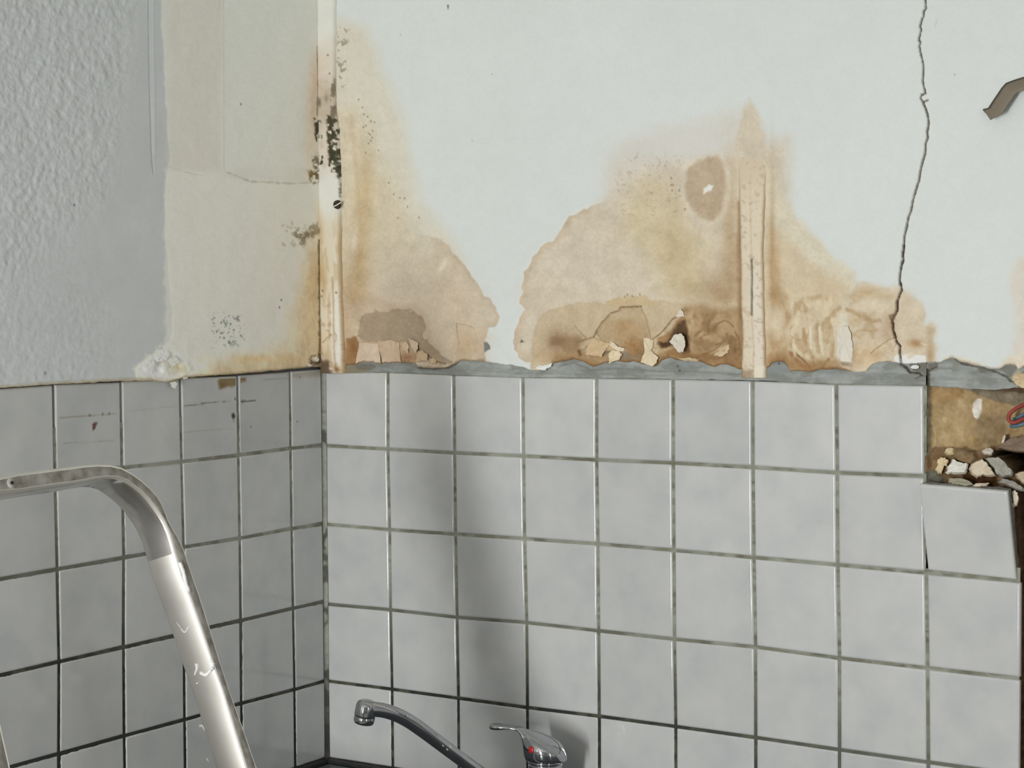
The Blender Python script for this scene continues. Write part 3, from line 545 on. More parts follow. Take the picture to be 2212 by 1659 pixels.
# loose white crumb caught in the gap between the two mortar lumps
def jag(pts, k, amp):
    pts = np.array(pts, float); out = []
    for i in range(len(pts)):
        a, b = pts[i], pts[(i+1) % len(pts)]; L = np.linalg.norm(b-a)
        for t in np.arange(k)/k: out.append(a*(1-t)+b*t+RNG.normal(size=2)*amp*min(1, L/12)*(1 if t > 0 else 0.4))
    return np.array(out)
def flake(name, pts, yc, lift, colr, parent=wall_back, axis=(0, 1), k=K_BACK, thick=0.0005, noise=0.0006, mat=None, plane='y'):
    """thin sheet with an outline cast on the wall, lifting away from it along the photo direction `axis`"""
    pts = jag(pts, 4, 0.8)
    ax = np.array(axis, float); ax /= np.linalg.norm(ax)
    pr = pts@ax; lo, hi = pr.min(), pr.max()
    c2 = pts.mean(0); rings = []
    V = []; 
    for s in (1.0, 0.55):
        for q in pts:
            w = c2+(q-c2)*s; t = ((w@ax)-lo)/(hi-lo+1e-9)
            off = yc-lift*t**1.6-RNG.normal()*noise*0.5
            V.append(on_y(w[0], w[1], off) if plane == 'y' else on_x(w[0], w[1], -off))
    t = ((c2@ax)-lo)/(hi-lo+1e-9); off = yc-lift*t**1.6
    V.append(on_y(c2[0], c2[1], off) if plane == 'y' else on_x(c2[0], c2[1], -off))
    n = len(pts); Fc = []
    for j in range(n):
        j2 = (j+1) % n; Fc += [(j, j2, n+j2, n+j), (n+j, n+j2, 2*n)]
    V = np.array(V); nv = len(V); nrm = np.array([0, thick, 0]) if plane == 'y' else np.array([-thick, 0, 0])
    V2 = V+nrm; Fb = [tuple(i+nv for i in reversed(f)) for f in Fc]; side = [(j, j+nv, (j+1) % n+nv, (j+1) % n) for j in range(n)]
    colr = np.array(colr, float)+RNG.normal(size=(2*nv, 1))*5
    o = py_mesh(name, np.concatenate([V, V2]), Fc+Fb+side, mat or M_WALL, parent, alb(colr, k), smooth=False)
    return o
flake('paint_flake', [(1966,793),(1972,789),(1980,788),(1986,792),(1983,796),(1970,797)], -0.001, 0.003, (226,227,222))
for pts, lift, c, ax in (
    ([(867,742),(878,738),(883,748),(880,763),(871,756)], 0.005, (204,182,154), (0,1)),
    ([(882,731),(892,734),(903,740),(901,755),(897,764),(890,752)], 0.006, (206,186,160), (0,1)),
    ([(899,760),(910,757),(924,766),(922,779),(898,780)], 0.006, (198,172,140), (0,1)),
    ([(776,741),(816,742),(822,784),(800,780),(785,778),(768,785)], 0.004, (204,184,162), (0,1)),
    ([(827,737),(845,735),(862,740),(866,782),(850,780),(826,783)], 0.0035, (198,174,148), (0,1)),
    ([(927,778),(936,773),(943,778),(940,785),(930,786)], 0.003, (200,176,142), (0,1)),
    ([(1315,764),(1325,757),(1338,758),(1344,766),(1336,778),(1322,782),(1314,786),(1316,776)], 0.007, (222,206,174), (0,1)),
    ([(1318,742),(1326,740),(1336,750),(1350,752),(1346,759),(1334,758),(1326,754)], 0.004, (224,212,186), (1,0)),
    ([(1390,728),(1398,730),(1411,735),(1410,748),(1405,756),(1412,764),(1422,772),(1416,786),(1408,792),(1384,782),(1392,760)], 0.006, (218,202,172), (0,1)),
    ([(1446,738),(1456,724),(1472,720),(1478,730),(1480,745),(1476,760),(1466,762),(1458,752)], 0.008, (214,206,192), (1,0.3)),
    ([(1461,684),(1470,667),(1476,673),(1478,684)], 0.004, (222,212,196), (0,-1)),
    ([(1462,774),(1490,772),(1512,777),(1508,780),(1480,780)], 0.005, (206,184,150), (0,1)),
    ([(1150,797),(1172,790),(1193,784),(1190,792),(1172,800)], 0.003, (226,227,222), (0,1)),
    ([(1808,720),(1818,706),(1832,704),(1838,725),(1842,755),(1840,782),(1818,780),(1809,756)], 0.003, (216,210,196), (0,-1)),
    ([(1264,766),(1272,745),(1286,733),(1302,738),(1318,742),(1308,756),(1300,770),(1286,768)], 0.003, (202,178,140), (0,1)),
    ([(2186,822),(2190,810),(2202,806),(2222,808),(2230,826),(2210,838),(2196,832)], 0.010, (208,186,150), (0,-1)),
    ([(1555,757),(1568,748),(1575,744),(1572,762),(1560,770),(1540,768)], 0.004, (206,184,150), (0,1))):
    flake('paint_flake', pts, YP-0.0016, lift, c, axis=ax)
# curled strip of torn paint at the right
def curl():
    A = [(2330,150),(2260,158),(2212,166.5),(2188,174),(2173,179.7),(2164,190),(2156.6,201),(2146,217),(2135,233.5),(2122,236.5)]
    B = [(2330,182),(2260,188),(2212,194.6),(2204,197),(2195,201),(2190,207),(2186,214),(2176,228),(2165,246),(2139,258)]
    V = []; nb = 6; cl = []
    for k, (a, b) in enumerate(zip(A, B)):
        for j in range(nb):
            t = j/(nb-1); q = np.array(a)*(1-t)+np.array(b)*t+RNG.normal(size=2)*(0.6 if k == len(A)-1 else 0.15)
            off = YP-0.0015-0.015*math.sin(t*1.5)-0.002*k/10
            V.append(on_y(q[0], q[1], off)); cl.append((126,117,102) if j else (64,50,34))
    n = len(A); f = [(k*nb+j, (k+1)*nb+j, (k+1)*nb+j+1, k*nb+j+1) for k in range(n-1) for j in range(nb-1)]
    o = py_mesh('paint_curl', V, f, M_WALL, wall_back, alb(np.array(cl), K_BACK), True); o['label'] = 'curled brown-backed strip of torn paint hanging at the right'
    s = o.modifiers.new('thick', 'SOLIDIFY'); s.thickness = 0.0012; s.offset = 0
curl()

# ------------------------------------------------------------------ raised strips on the back wall
def strip(name, outline, h0, nx, nzr, paintfn, label, hfun=None):
    """outline: list of (v, u_left, u_right) rows from bottom to top"""
    O = np.array(outline, float); P = np.zeros((nzr, nx+2, 3)); U = np.zeros((nzr, nx+2)); Vv = np.zeros((nzr, nx+2)); T = np.zeros((nzr, nx+2))
    vr = np.linspace(O[0,0], O[-1,0], nzr); ul = np.interp(-vr, -O[:,0], O[:,1]); ur = np.interp(-vr, -O[:,0], O[:,2])
    ul = ul+(fbm(vr, vr*0, 18, 81)-0.5)*3; ur = ur+(fbm(vr, vr*0+9, 18, 83)-0.5)*3
    for r in range(nzr):
        tt = np.concatenate([[0], np.linspace(0, 1, nx), [1]])
        for c in range(nx+2):
            uu = ul[r]+(ur[r]-ul[r])*tt[c]; P[r, c] = on_y(uu, vr[r], YP); U[r, c] = uu; Vv[r, c] = vr[r]; T[r, c] = tt[c]
    p = paintfn(U, Vv, T)
    e = np.minimum(T, 1-T)*2; prof = np.clip(1-(1-np.clip(e*2.2, 0, 1))**2.2, 0, 1)**0.6
    hh = h0*(hfun(Vv) if hfun else 1)
    P[..., 1] -= hh*prof+p.h.reshape(T.shape)-0.0005+(fbm(U, Vv, 9, 87)-0.5)*0.0008*(hh/(h0+1e-9)); P[:, 0, 1] = 0.004; P[:, -1, 1] = 0.004
    bot = P[:1].copy(); bot[..., 1] = 0.004; P = np.concatenate([bot, P])
    c = alb(p.c, K_BACK).reshape(T.shape+(3,)); c = np.concatenate([c[:1]*0.6, c])
    o = np_mesh(name, P.reshape(-1, 3), grid_quads(nzr+1, nx+2, flip=True), M_WALL, None, c.reshape(-1, 3))
    return props(o, label, 'trim', 'structure')
def ps1(U, Vv, T):
    p = Paint(U, Vv, (219,219,210)); t = T.ravel(); v = p.v; I = np.arange(p.u.size)
    p.tone(3, 40, 61); p.poly([(660,95),(760,95),(760,360),(660,360)], (212,201,184), 0.8, 60, (12,30)); p.poly([(690,180),(735,180),(735,270),(690,270)], (186,172,152), 0.75, 40, (10,20))
    p.poly([(660,470),(760,470),(760,820),(660,820)], (214,202,176), 0.7, 60, (10,30))
    p.mix(I, (190,164,122), 0.55*sm(450,520,v)*(1-sm(0.02,0.2,t+ (fbm(p.u,p.v,20,3)-0.5)*0.2))); p.blob(700,590,12,30,(192,162,112),0.8); p.blob(706,620,6,30,(184,154,106),0.6); p.blob(698,500,8,40,(198,172,130),0.7)
    p.blob(712,770,14,18,(184,158,120),0.7); p.blob(728,775,10,30,(216,200,172),0.6); p.blob(704,730,12,26,(214,196,164),0.8)
    p.mix(I, (168,138,96), 0.75*sm(420,540,v)*sm(0.84,1.0,t)); q = fbm(p.u*1.0, p.v*0.18, 7, 311, 3); p.mix(I, (186,160,120), sm(0.52,0.66,q)*0.45*sm(420,560,v)); q = fbm(p.u, p.v, 9, 315, 3); p.mix(I, (160,132,94), sm(0.58,0.68,q)*0.5*sm(560,720,v)); p.mix(I, (184,168,146), sm(0.5,0.64,q)*0.4*(1-sm(360,400,v))*sm(120,200,v)); p.mix(I, (226,224,216), 0.8*sm(600,660,v)*sm(0.55,0.62,t)*(1-sm(0.86,0.95,t))*(1-sm(770,800,v)))  # stain streaks, plus edge shading and a paler facet in the colour
    p.line([(723,600),(725,640),(726,700),(727,760),(730,800)], 3.5, (168,138,98), 0.6, 3, (1,8), h=-0.0015)  # crease, with its shading put into the colour
    p.line([(722,722),(712,730),(702,740)], 2.5, (140,108,70), 0.7, 2, (0.8,5), h=-0.001); p.line([(727,715),(733,725),(730,738)], 2, (150,120,84), 0.5, 2, (1,4))
    # black mould on the edges
    for q, th in (([(712,250),(736,250),(740,372),(716,372)], 0.47), ([(714,275),(726,275),(728,300),(714,298)], 0.36), ([(716,305),(730,310),(734,360),(718,350)], 0.42), ([(690,262),(700,262),(702,300),(690,300)], 0.55), ([(692,330),(708,330),(704,372),(690,372)], 0.53), ([(730,345),(741,345),(742,385),(733,385)], 0.5)):
        p.poly(q, (56,54,34), 0.92, 6, (3,8), thr=(th,6,1,0.8))
    p.poly([(720,170),(726,170),(728,262),(720,262)], (96,86,66), 0.7, 4, (1,8), thr=(0.5,8,1,0.5)); p.line([(735,380),(738,402),(737,425)], 2.4, (70,62,42), 0.7, 2, (1.5,6))
    p.blob(696,222,4,10,(96,92,76),0.8); p.blob(711,213,5,10,(140,124,100),0.7); p.dots([(718,160),(714,120)], 2, (110,104,86), 0.8); p.dots([(703,628),(732,632),(700,640)], 2.2, (120,98,66), 0.8)
    p.poly([(690,775),(716,780),(722,812),(690,815)], (84,66,48), 0.85, 10, (5,9)); p.blob(733,798,7,7,(128,84,46),0.8)
    p.mix(I, (160,130,92), 0.5*(1-sm(0,0.10,t))*sm(560,600,v)); return p
strip('trim_1', [(806,694,746),(760,692,746),(700,691,744),(640,690,741),(560,689,739),(470,690,739),(400,688,738),(370,687,737),(280,686.5,735),(230,686,727),(130,686,727),(0,686.5,728),(-120,685,730)], 0.009, 26, 420, ps1, 'cream corner strip with black mould and a screw, standing on the tiles').data.update()
def ps2(U, Vv, T):
    p = Paint(U, Vv, (216,203,180)); t = T.ravel(); v = p.v; I = np.arange(p.u.size); p.tone(4, 30, 63); p.tone(4, 6, 66)
    p.mix(I, (212,213,205), 1-sm(205,270,v)); p.mix(I, (205,190,166), sm(240,300,v)*(1-sm(350,440,v))*0.8); p.mix(I, (222,214,200), 0.6*sm(540,620,v)*sm(0.35,0.6,t))
    ed = np.maximum(1-sm(0,0.14,t), sm(0.88,1,t)); p.mix(I, (164,130,88), ed*0.65*sm(340,460,v))  # shadow at the strip's edges, painted into its colour
    p.line([(1622,380),(1624,470),(1626,560)], 3, (196,178,150), 0.6, 4, (1,10), h=-0.0004); p.line([(1626,560),(1627,600),(1626,680)], 3.6, (84,74,58), 0.85, 3, (0.8,8), h=-0.002); p.line([(1627,680),(1630,740),(1630,816)], 3, (190,168,134), 0.6, 3, (1,10), h=-0.0008)
    p.poly([(1600,215),(1640,215),(1645,300),(1600,300)], (140,126,98), 0.55, 16, (4,8), thr=(0.62,6,1,1)); p.poly([(1595,300),(1660,300),(1660,820),(1595,820)], (168,150,122), 0.35, 10, (3,8), thr=(0.66,8,1,1))
    p.poly([(1600,798),(1630,800),(1630,820),(1600,820)], (120,98,70), 0.5, 10, (4,7)); p.poly([(1632,790),(1656,790),(1656,818),(1632,818)], (228,220,200), 0.7, 6, (2,6)); return p
strip('trim_2', [(816,1602,1655),(740,1604,1655),(700,1603,1653),(650,1601,1652),(560,1600,1650),(480,1598,1652),(400,1595.5,1654),(363,1594,1655),(320,1592,1654),(280,1594,1650),(250,1598,1645),(230,1605,1638),(214,1615,1624)], 0.0055, 24, 320, ps2, 'pale vertical plaster strip with a central slit rising from the tiles', lambda v: 0.02+0.98*sm(320, 480, v))
# slotted screw in the corner strip
scr = on_y(728, 442, -0.0125)
bm = bmesh.new()
bmesh.ops.create_cone(bm, cap_ends=True, segments=20, radius1=0.0085, radius2=0.0075, depth=0.004, matrix=Matrix.Translation(tuple(scr)) @ Matrix.Rotation(math.pi/2, 4, 'X'))
o = bm_obj('screw', bm, M_SCREW, bpy.data.objects['trim_1']); o['label'] = 'dark rusty slotted screw head'
a, b2 = on_y(719, 447, -0.0150), on_y(737, 437, -0.0150)
o2 = loft('screw_slot', tube_rings([a, (a+b2)/2+np.array([0,0,-0.0006]), b2], 0.0011, 8), M_SPLASH, o); o2['label'] = 'paint-filled slot'

# ------------------------------------------------------------------ left wall: blue-grey paint and beige filler
def paint_left(u, v):
    p = Paint(u, v, (163,166,166)); p.tone(3, 120, 2)
    I = np.arange(p.u.size)
    filler = [(347,-200),(348,0),(352,80),(357,200),(364,300),(366,340),(360,380),(358,440),(357,500),(364,560),(369,640),(375,700),(368,735),(352,752),(322,770),(300,788),(292,800),(292,900),(760,900),(760,-200)]
    p.poly(filler, (185,184,177), 1, 5, (4,22), h=0.0004); p.tone(2, 30, 12)
    p.poly([(355,366),(420,372),(470,380),(520,388),(600,394),(690,396),(760,396),(760,820),(355,820)], (191,190,182), 0.7, 12, (6,22), h=-0.0003)
    p.poly([(366,0),(480,-200),(480,370),(366,360)], (182,179,170), 0.7, 30, (8,40)); p.poly([(480,-200),(685,-200),(685,350),(480,370)], (188,189,182), 0.7, 24, (8,40))
    p.line([(490,372),(540,392),(620,396),(690,394)], 2.5, (150,148,134), 0.7, 4, (3,8)); p.line([(365,360),(400,372),(440,380)], 2, (162,158,146), 0.6, 4, (2,8))
    p.line([(480,-200),(481,120),(482,370)], 3, (176,174,163), 0.5, 4, (1,20), h=0.0003)
    p.line([(321,-200),(322,100),(324,200),(328,330),(332,375)], 2.5, (150,155,160), 0.6, 2.5, (0.6,10), h=-0.0008); p.line([(330,-200),(331,100),(334,330)], 5, (176,180,182), 0.4, 5, (1,20), h=0.0004)
    # damp yellow towards the corner
    p.poly([(690,440),(682,470),(668,540),(655,600),(640,660),(610,740),(560,770),(440,780),(400,840),(760,840),(760,440)], (194,181,154), 0.8, 46, (16,36)); p.poly([(690,520),(678,560),(668,640),(660,700),(640,760),(560,790),(470,790),(440,840),(760,840),(760,520)], (176,157,124), 0.7, 40, (16,24))
    p.blob(676,600,14,60,(168,146,108),0.5); p.blob(660,680,16,60,(180,158,120),0.45); p.blob(560,775,60,10,(188,160,112),0.6)
    p.blob(676,240,16,110,(186,170,150),0.85,0,(0.15,40)); p.blob(668,330,12,60,(190,178,160),0.7); p.blob(680,170,9,40,(176,152,132),0.6)
    p.line([(684,100),(686,140),(686,200),(685,250)], 3, (120,100,78), 0.7, 3, (2,9)); p.poly([(678,255),(690,255),(690,312),(680,300)], (50,48,30), 0.95, 5, (3,8), thr=(0.38,8,1,0.7))
    p.poly([(672,340),(692,328),(692,372),(676,372)], (96,86,64), 0.8, 6, (3,8), thr=(0.52,6,1,1)); p.poly([(664,368),(688,366),(688,390),(678,398),(668,386)], (88,70,34), 0.85, 8, (4,8), thr=(0.42,7,1,1))
    p.blob(668,505,22,9,(120,106,84),0.7,-0.35,(0.4,6)); p.poly([(632,495),(690,480),(692,500),(655,532),(635,525)], (104,92,70), 0.65, 10, (6,8), thr=(0.50,7,1,1)); p.poly([(600,480),(640,480),(650,530),(610,540)], (140,134,118), 0.5, 10, (4,8), thr=(0.62,7,1,1))
    p.line([(690,520),(691,600),(692,700),(690,790)], 6.5, (88,72,50), 0.85, 5, (3,9)); p.poly([(670,770),(694,760),(696,800),(660,800)], (70,56,42), 0.8, 8, (5,8), thr=(0.45,9,1,1,0.06))
    p.poly([(455,680),(520,675),(530,745),(460,750)], (118,124,122), 0.75, 16, (5,8), thr=(0.66,6,1,1)); p.dots([(505,713),(498,700),(478,697),(484,730),(468,716),(520,725),(512,690),(494,740),(608,648),(604,664),(520,225)], 2.2, (96,104,106), 0.8)
    # crumbling white plaster at the foot
    cr = [(286,800),(300,784),(322,772),(340,756),(362,748),(380,752),(396,772),(430,780),(440,795),(395,822),(350,826),(300,812)]
    p.poly(cr, (206,203,191), 0.85, 20, (12,12), thr=(0.36,12,1,1)); i = p._box(cr, 4); m = sm(-2, 20, sdist(p.u[i], p.v[i], cr)); p.h[i] += m*(fbm(p.u[i], p.v[i], 16, 131, 4)-0.42)*0.005
    p.blob(385,795,26,12,(186,168,130),0.5); p.poly([(440,775),(445,768),(450,790),(440,792)], (206,200,184), 0.7, 4)
    # dirty caulk line along the foot
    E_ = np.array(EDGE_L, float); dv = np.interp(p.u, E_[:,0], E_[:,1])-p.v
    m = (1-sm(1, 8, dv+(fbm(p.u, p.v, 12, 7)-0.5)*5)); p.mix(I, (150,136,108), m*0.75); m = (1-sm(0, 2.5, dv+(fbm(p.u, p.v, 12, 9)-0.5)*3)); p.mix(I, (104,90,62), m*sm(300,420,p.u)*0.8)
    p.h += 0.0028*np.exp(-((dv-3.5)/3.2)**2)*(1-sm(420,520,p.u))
    p.dots([(97,806)], 3.2, (120,122,120), 0.9); p.dots([(161,443)], 2.4, (96,98,100), 0.9)
    st = np.clip((p.c[:,0]-p.c[:,2]-8)/30, 0, 1); p.c += (st*((fbm(p.u, p.v*0.5, 5, 211, 3)-0.5)*22+(fbm(p.u, p.v*0.4, 24, 214, 3)-0.5)*22))[:, None]
    p.tone(2.2, 5, 34)
    # orange-peel texture, fading to the smooth repaired area
    u, v = p.u, p.v; tex = np.clip(1-sm(250, 335, u+(v-0)*0.12), 0, 1)*np.clip(1-sm(380, 620, v+(u-150)*0.9), 0.12, 1)+0.35*(1-sm(180,300,u))*sm(560,700,v)
    tex = np.clip(tex, 0, 1)
    p.h += tex*((fbm(u*1.25, v, 12, 140, 3)-0.5)*0.0026)
    p.h += (1-tex)*(fbm(u, v, 26, 145, 3)-0.5)*0.0012*sm(330,380,u)
    return p
XP = 0.0035
ysl = np.linspace(-1.15, -0.0035, 640)
zl = np.linspace(1.30, 1.72, 300)
zel = solve_edge(ysl, lambda y, z: np.stack([np.full_like(z, XP), np.full_like(z, y), z], -1), zl, EDGE_L)
zel = zel+(fbm(ysl*1000, ysl*0, 12, 6)-0.5)*0.003
tz = np.concatenate([np.linspace(0, 0.90, 500), np.linspace(0.91, 1, 30)])
Yg = np.tile(ysl, (len(tz), 1)); Zg = zel[None, :]+(ZT-zel)[None, :]*tz[:, None]
P = np.stack([np.full_like(Yg, XP), Yg, Zg], -1); u, v = proj(P); pl = paint_left(u, v)
P[..., 0] += pl.h.reshape(Yg.shape)+(fbm(Yg*1000, Zg*1000, 80, 191)-0.5)*0.0012
lip = P[:1].copy(); lip[..., 0] = -0.003; P = np.concatenate([lip, P])
col = alb(pl.c, K_LEFT).reshape(Yg.shape+(3,)); col = np.concatenate([col[:1]*0.85, col]); nr, nc = P.shape[:2]
V = P.reshape(-1, 3); Q = grid_quads(nr, nc, flip=True); cc = col.reshape(-1, 3); n0 = len(V)
ex = np.array([(XP,-1.15,ZT),(XP,0,ZT),(XP,0,RH),(XP,-1.15,RH),(XP,RY,1.42),(XP,-1.15,1.42),(XP,RY,RH)], float)
eq = np.array([(0,1,2,3),(4,5,3,6)])+n0
core = np.array([(-0.012,RY-0.2,0),(-0.012,0.2,0),(-0.012,0.2,RH),(-0.012,RY-0.2,RH),(-0.2,RY-0.2,0),(-0.2,0.2,0),(-0.2,0.2,RH),(-0.2,RY-0.2,RH)], float)
cq = np.array([(0,1,2,3),(5,4,7,6),(3,2,6,7),(1,0,4,5)])+n0+len(ex)
wall_left = np_mesh('wall_left', np.concatenate([V, ex, core]), np.concatenate([Q, eq, cq]), M_WALL, None, np.concatenate([cc, np.full((len(ex), 3), 0.62), np.full((8, 3), 0.3)]))
props(wall_left, 'left wall with textured blue-grey paint, beige filler and grey tiles below', 'wall', 'structure')
for pts, lift, c in (([(676,775),(682,770),(690,776),(686,782)], 0.006, (226,218,200)), ([(663,787),(668,785),(676,789),(670,792)], 0.006, (220,212,196)), ([(368,826),(376,824),(384,828),(378,840),(370,834)], 0.004, (206,200,186)), ([(392,812),(402,810),(406,816),(398,820)], 0.005, (208,202,188)), ([(335,770),(352,758),(366,762),(360,776),(340,782)], 0.005, (210,205,192)), ([(360,778),(378,768),(386,782),(372,792)], 0.006, (206,200,184)), ([(312,786),(328,778),(338,786),(322,796)], 0.004, (208,204,192))):
    flake('paint_flake', pts, -XP-0.001, lift, c, wall_left, (0, 1), K_LEFT, plane='x')

# ------------------------------------------------------------------ tiles
GAP, BEV, TH = 0.0046, 0.0033, 0.007
JB = {0:[(703,804.5),(837.3,803.9),(979.7,809.8),(1128.9,814.7),(1288.2,816.5),(1453.6,819),(1625.3,822),(1806,829.5),(1997.5,832)],
 1:[(699,962.3),(837.3,970.4),(981.1,978.6),(1130.3,985.3),(1288.2,993.5),(1453.6,1000.3),(1625.9,1009.7),(1807.8,1021.4),(1998.5,1029)],
 2:[(701.7,1132.6),(840.8,1144.3),(983.2,1154.3),(1132.4,1163.8),(1290.9,1175.2),(1455,1189),(1627.8,1204.5),(1809,1220.3),(2000.4,1237.5)],
 3:[(705.8,1305.3),(842.7,1317.5),(986.5,1333.8),(1137,1345.4),(1292.2,1362.8),(1456.3,1381.2),(1631.3,1398),(1812.7,1421.9),(2003.1,1443.6)],
 4:[(708.5,1471.6),(846,1489.2),(989.2,1508.7),(1138.4,1529),(1293.6,1547.5),(1459,1569.8),(1631.8,1593.6),(1812.7,1620),(2004.5,1647)]}
JL = {1:[None,(628.9,968.5),(516.3,983.4),(392.9,997.5),(264.9,1010.6),None],
 2:[None,(631.1,1142.1),(519.1,1163),(397.8,1182),(268.5,1205.1),(124.8,1229.9)],
 3:[None,(634.3,1314.2),(521.2,1340.6),None,(268,1398.4),(128.4,1429.5)],
 4:[None,(637,1489.7),(522.3,1519.6),(399.7,1554.8),(269.4,1589.6),(127.8,1628.4)]}
# back wall joints: (X, Z)
GB = np.zeros((6, 10, 2))
for r in range(5):
    for c in range(9):
        p = on_y(*JB[r][c]); GB[r, c] = p[0], p[2]
GB[:5, 0, 0] = 0.0
GB[5, :9] = GB[4, :9]; GB[5, :9, 1] -= 0.1495
for r in range(6): GB[r, 9] = GB[r, 8]+(GB[r, 8]-GB[r, 7])*np.array([1.0, 1.0])
# left wall joints: (Y, Z)
GL = np.zeros((6, 9, 2)); tmpl = np.array([0]+[-(FIRST_L+0.15*k) for k in range(8)])
for c in range(9):
    ys = []
    for r in range(1, 5):
        q = JL[r][c] if c < 6 else None
        if q is not None: ys.append(on_x(*q)[1])
    y = np.mean(ys) if ys else (0.0 if c == 0 else GL[1, c-1, 0]-0.1505)
    GL[:, c, 0] = y
for r in range(1, 5):
    kn = [(GL[1, c, 0], on_x(*JL[r][c])[2]) for c in range(1, 6) if JL[r][c] is not None]
    A = np.polyfit([k[0] for k in kn], [k[1] for k in kn], 1)
    for c in range(9):
        q = JL[r][c] if c < 6 else None
        GL[r, c, 1] = np.polyval(A, GL[r, c, 0])
        if q is not None: pp = on_x(*q); GL[r, c] = pp[1], pp[2]
TL_ = np.array(TOP_L, float)
for c in range(9):
    z = np.linspace(1.3, 1.75, 400); u, v = proj(np.stack([np.zeros(400), np.full(400, GL[1, c, 0]), z], -1)); g = v-np.interp(u, TL_[:,0], TL_[:,1]); GL[0, c] = GL[1, c, 0], z[np.argmin(abs(g))]+0.001
GL[5] = GL[4]; GL[5, :, 1] -= 0.150
def tile(corners, mp, parent, th=TH, dens=0, dirt=None, label=None, rim=None, tilt=0.0025):
    """corners TL,TR,BR,BL in wall plane coordinates (a, z); mp maps (a, z, depth) to 3-D (depth > 0 goes into the wall)"""
    K = np.array(corners, float); ctr = K.mean(0); cr = 0.0012
    tx, tz_ = RNG.normal(0, tilt, 2)
    def loop(ins):
        out = []
        for i in range(4):
            p0, p, p1 = K[i-1], K[i], K[(i+1) % 4]; e0 = (p0-p)/np.linalg.norm(p0-p); e1 = (p1-p)/np.linalg.norm(p1-p)
            q = p+(e0+e1)*ins
            out += [q+e0*cr, q+(e0+e1)*cr*0.3, q+e1*cr]
        return out
    def D(q, d): return mp(q[0], q[1], d-(q[0]-ctr[0])*tx-(q[1]-ctr[1])*tz_)
    rings = [(0.0, th), (0.0, BEV), (BEV*0.3, BEV*0.3), (BEV, 0.0), (BEV+0.0006, 0.0)]
    V = []; Fc = []
    for ins, d in rings: V += [D(q, d) for q in loop(ins)]
    n = 12
    for k in range(len(rings)-1):
        for j in range(n): Fc.append((k*n+j, k*n+(j+1) % n, (k+1)*n+(j+1) % n, (k+1)*n+j))
    L = loop(rings[-1][0]); col = [(1, 1, 1)]*len(V)
    if dens:                                             # fine face for tiles that carry marks
        base = (len(rings)-1)*n
        q4 = [L[1], L[4], L[7], L[10]]; g = len(V); t = np.linspace(0, 1, dens)
        for i in t:
            for j in t:
                V.append(D((q4[0]*(1-j)+q4[1]*j)*(1-i)+(q4[3]*(1-j)+q4[2]*j)*i, 0.0-0.00002))
        for i in range(dens-1):
            for j in range(dens-1): Fc.append((g+i*dens+j, g+i*dens+j+1, g+(i+1)*dens+j+1, g+(i+1)*dens+j))
        Fc.append(tuple(base+j for j in range(n)))
        VV = np.array(V); u, v = proj(VV); p = Paint(u, v, (255, 255, 255)); dirt(p); p.c[:g] = 255; col = lin(np.clip(p.c, 8, 255))
    else: Fc.append(tuple((len(rings)-1)*n+j for j in range(n)))
    o = py_mesh('tile', V, Fc, M_TILE, parent, np.array(col), True)
    me = o.data; bm = bmesh.new(); bm.from_mesh(me); bmesh.ops.recalc_face_normals(bm, faces=bm.faces); bm.to_mesh(me); bm.free()
    if label: o['label'] = label
    return o
mpB = lambda a, z, d: (a, d, z)
mpL = lambda a, z, d: (-d, a, z)
def inset(G, r, c, g0=GAP/2, corner=False, sgn=1):
    TL, TR, BR, BL = G[r, c], G[r, c+1], G[r+1, c+1], G[r+1, c]
    gl = 0.0046 if (c == 0) else g0
    top = 0.0006 if r == 0 else g0
    return [TL+(sgn*gl, -top), TR+(-sgn*g0, -top), BR+(-sgn*g0, g0), BL+(sgn*gl, g0)]
for r in range(5):
    for c in range(9):
        if c == 8 and r < 2: continue
        K = inset(GB, r, c)
        if c == 8: 
            xr = on_y(2203, 1464)[0]; K[1][0] = xr; K[2][0] = xr
        tile(K, mpB, wall_back)
def dirtL(p):
    p.poly([(470,822),(478,812),(500,806),(535,806),(528,822),(512,830),(490,838),(476,840)], (176,146,96), 0.95, 8, (5,10)); p.blob(482,832,9,7,(150,108,56),0.7)
    p.line([(400,877),(430,873),(470,868),(500,866)], 2.0, (150,144,126), 0.75, 2, (1.6,10)); p.line([(520,867),(535,866),(552,866)], 2.2, (90,86,74), 0.8, 2, (1.2,10)); p.dots([(508,862),(512,858),(524,868)], 2.2, (110,100,84), 0.8)
    p.poly([(500,894),(506,892),(508,900),(504,906),(501,902)], (52,40,22), 0.95, 2.5, (0.8,4)); p.line([(505,906),(505,912)], 2, (150,146,136), 0.6)
    p.poly([(199,915),(204,913),(211,913),(207,920),(206,927),(201,930),(199,923)], (128,56,50), 0.9, 2.5, (1,4))
    p.line([(130,903),(160,900),(190,898),(225,895),(250,893)], 3, (206,194,164), 0.7, 3, (2.2,12)); p.dots([(194,897),(222,895),(236,894)], 2, (96,84,62), 0.9)
    p.line([(138,958),(180,956),(210,953),(245,951)], 2, (212,210,204), 0.8, 3, (1,14)); p.line([(400,934),(450,930),(505,926)], 2, (220,218,212), 0.7, 3, (1,12)); p.line([(280,888),(340,882),(385,876)], 2, (226,224,220), 0.6, 4, (1,12))
    p.dots([(642,911),(542,922),(648,815)], 2, (170,170,168), 0.7); p.poly([(620,800),(700,790),(700,815),(620,815)], (206,190,160), 0.5, 10, (4,8)); p.line([(570,820),(620,818)], 2, (214,206,188), 0.7, 3, (1,9))
for r in range(5):
    for c in range(8):
        K = inset(GL, r, c, sgn=-1)
        if r == 0 and c < 5: tile(K, mpL, wall_left, dens=56, dirt=dirtL)
        else: tile(K, mpL, wall_left)
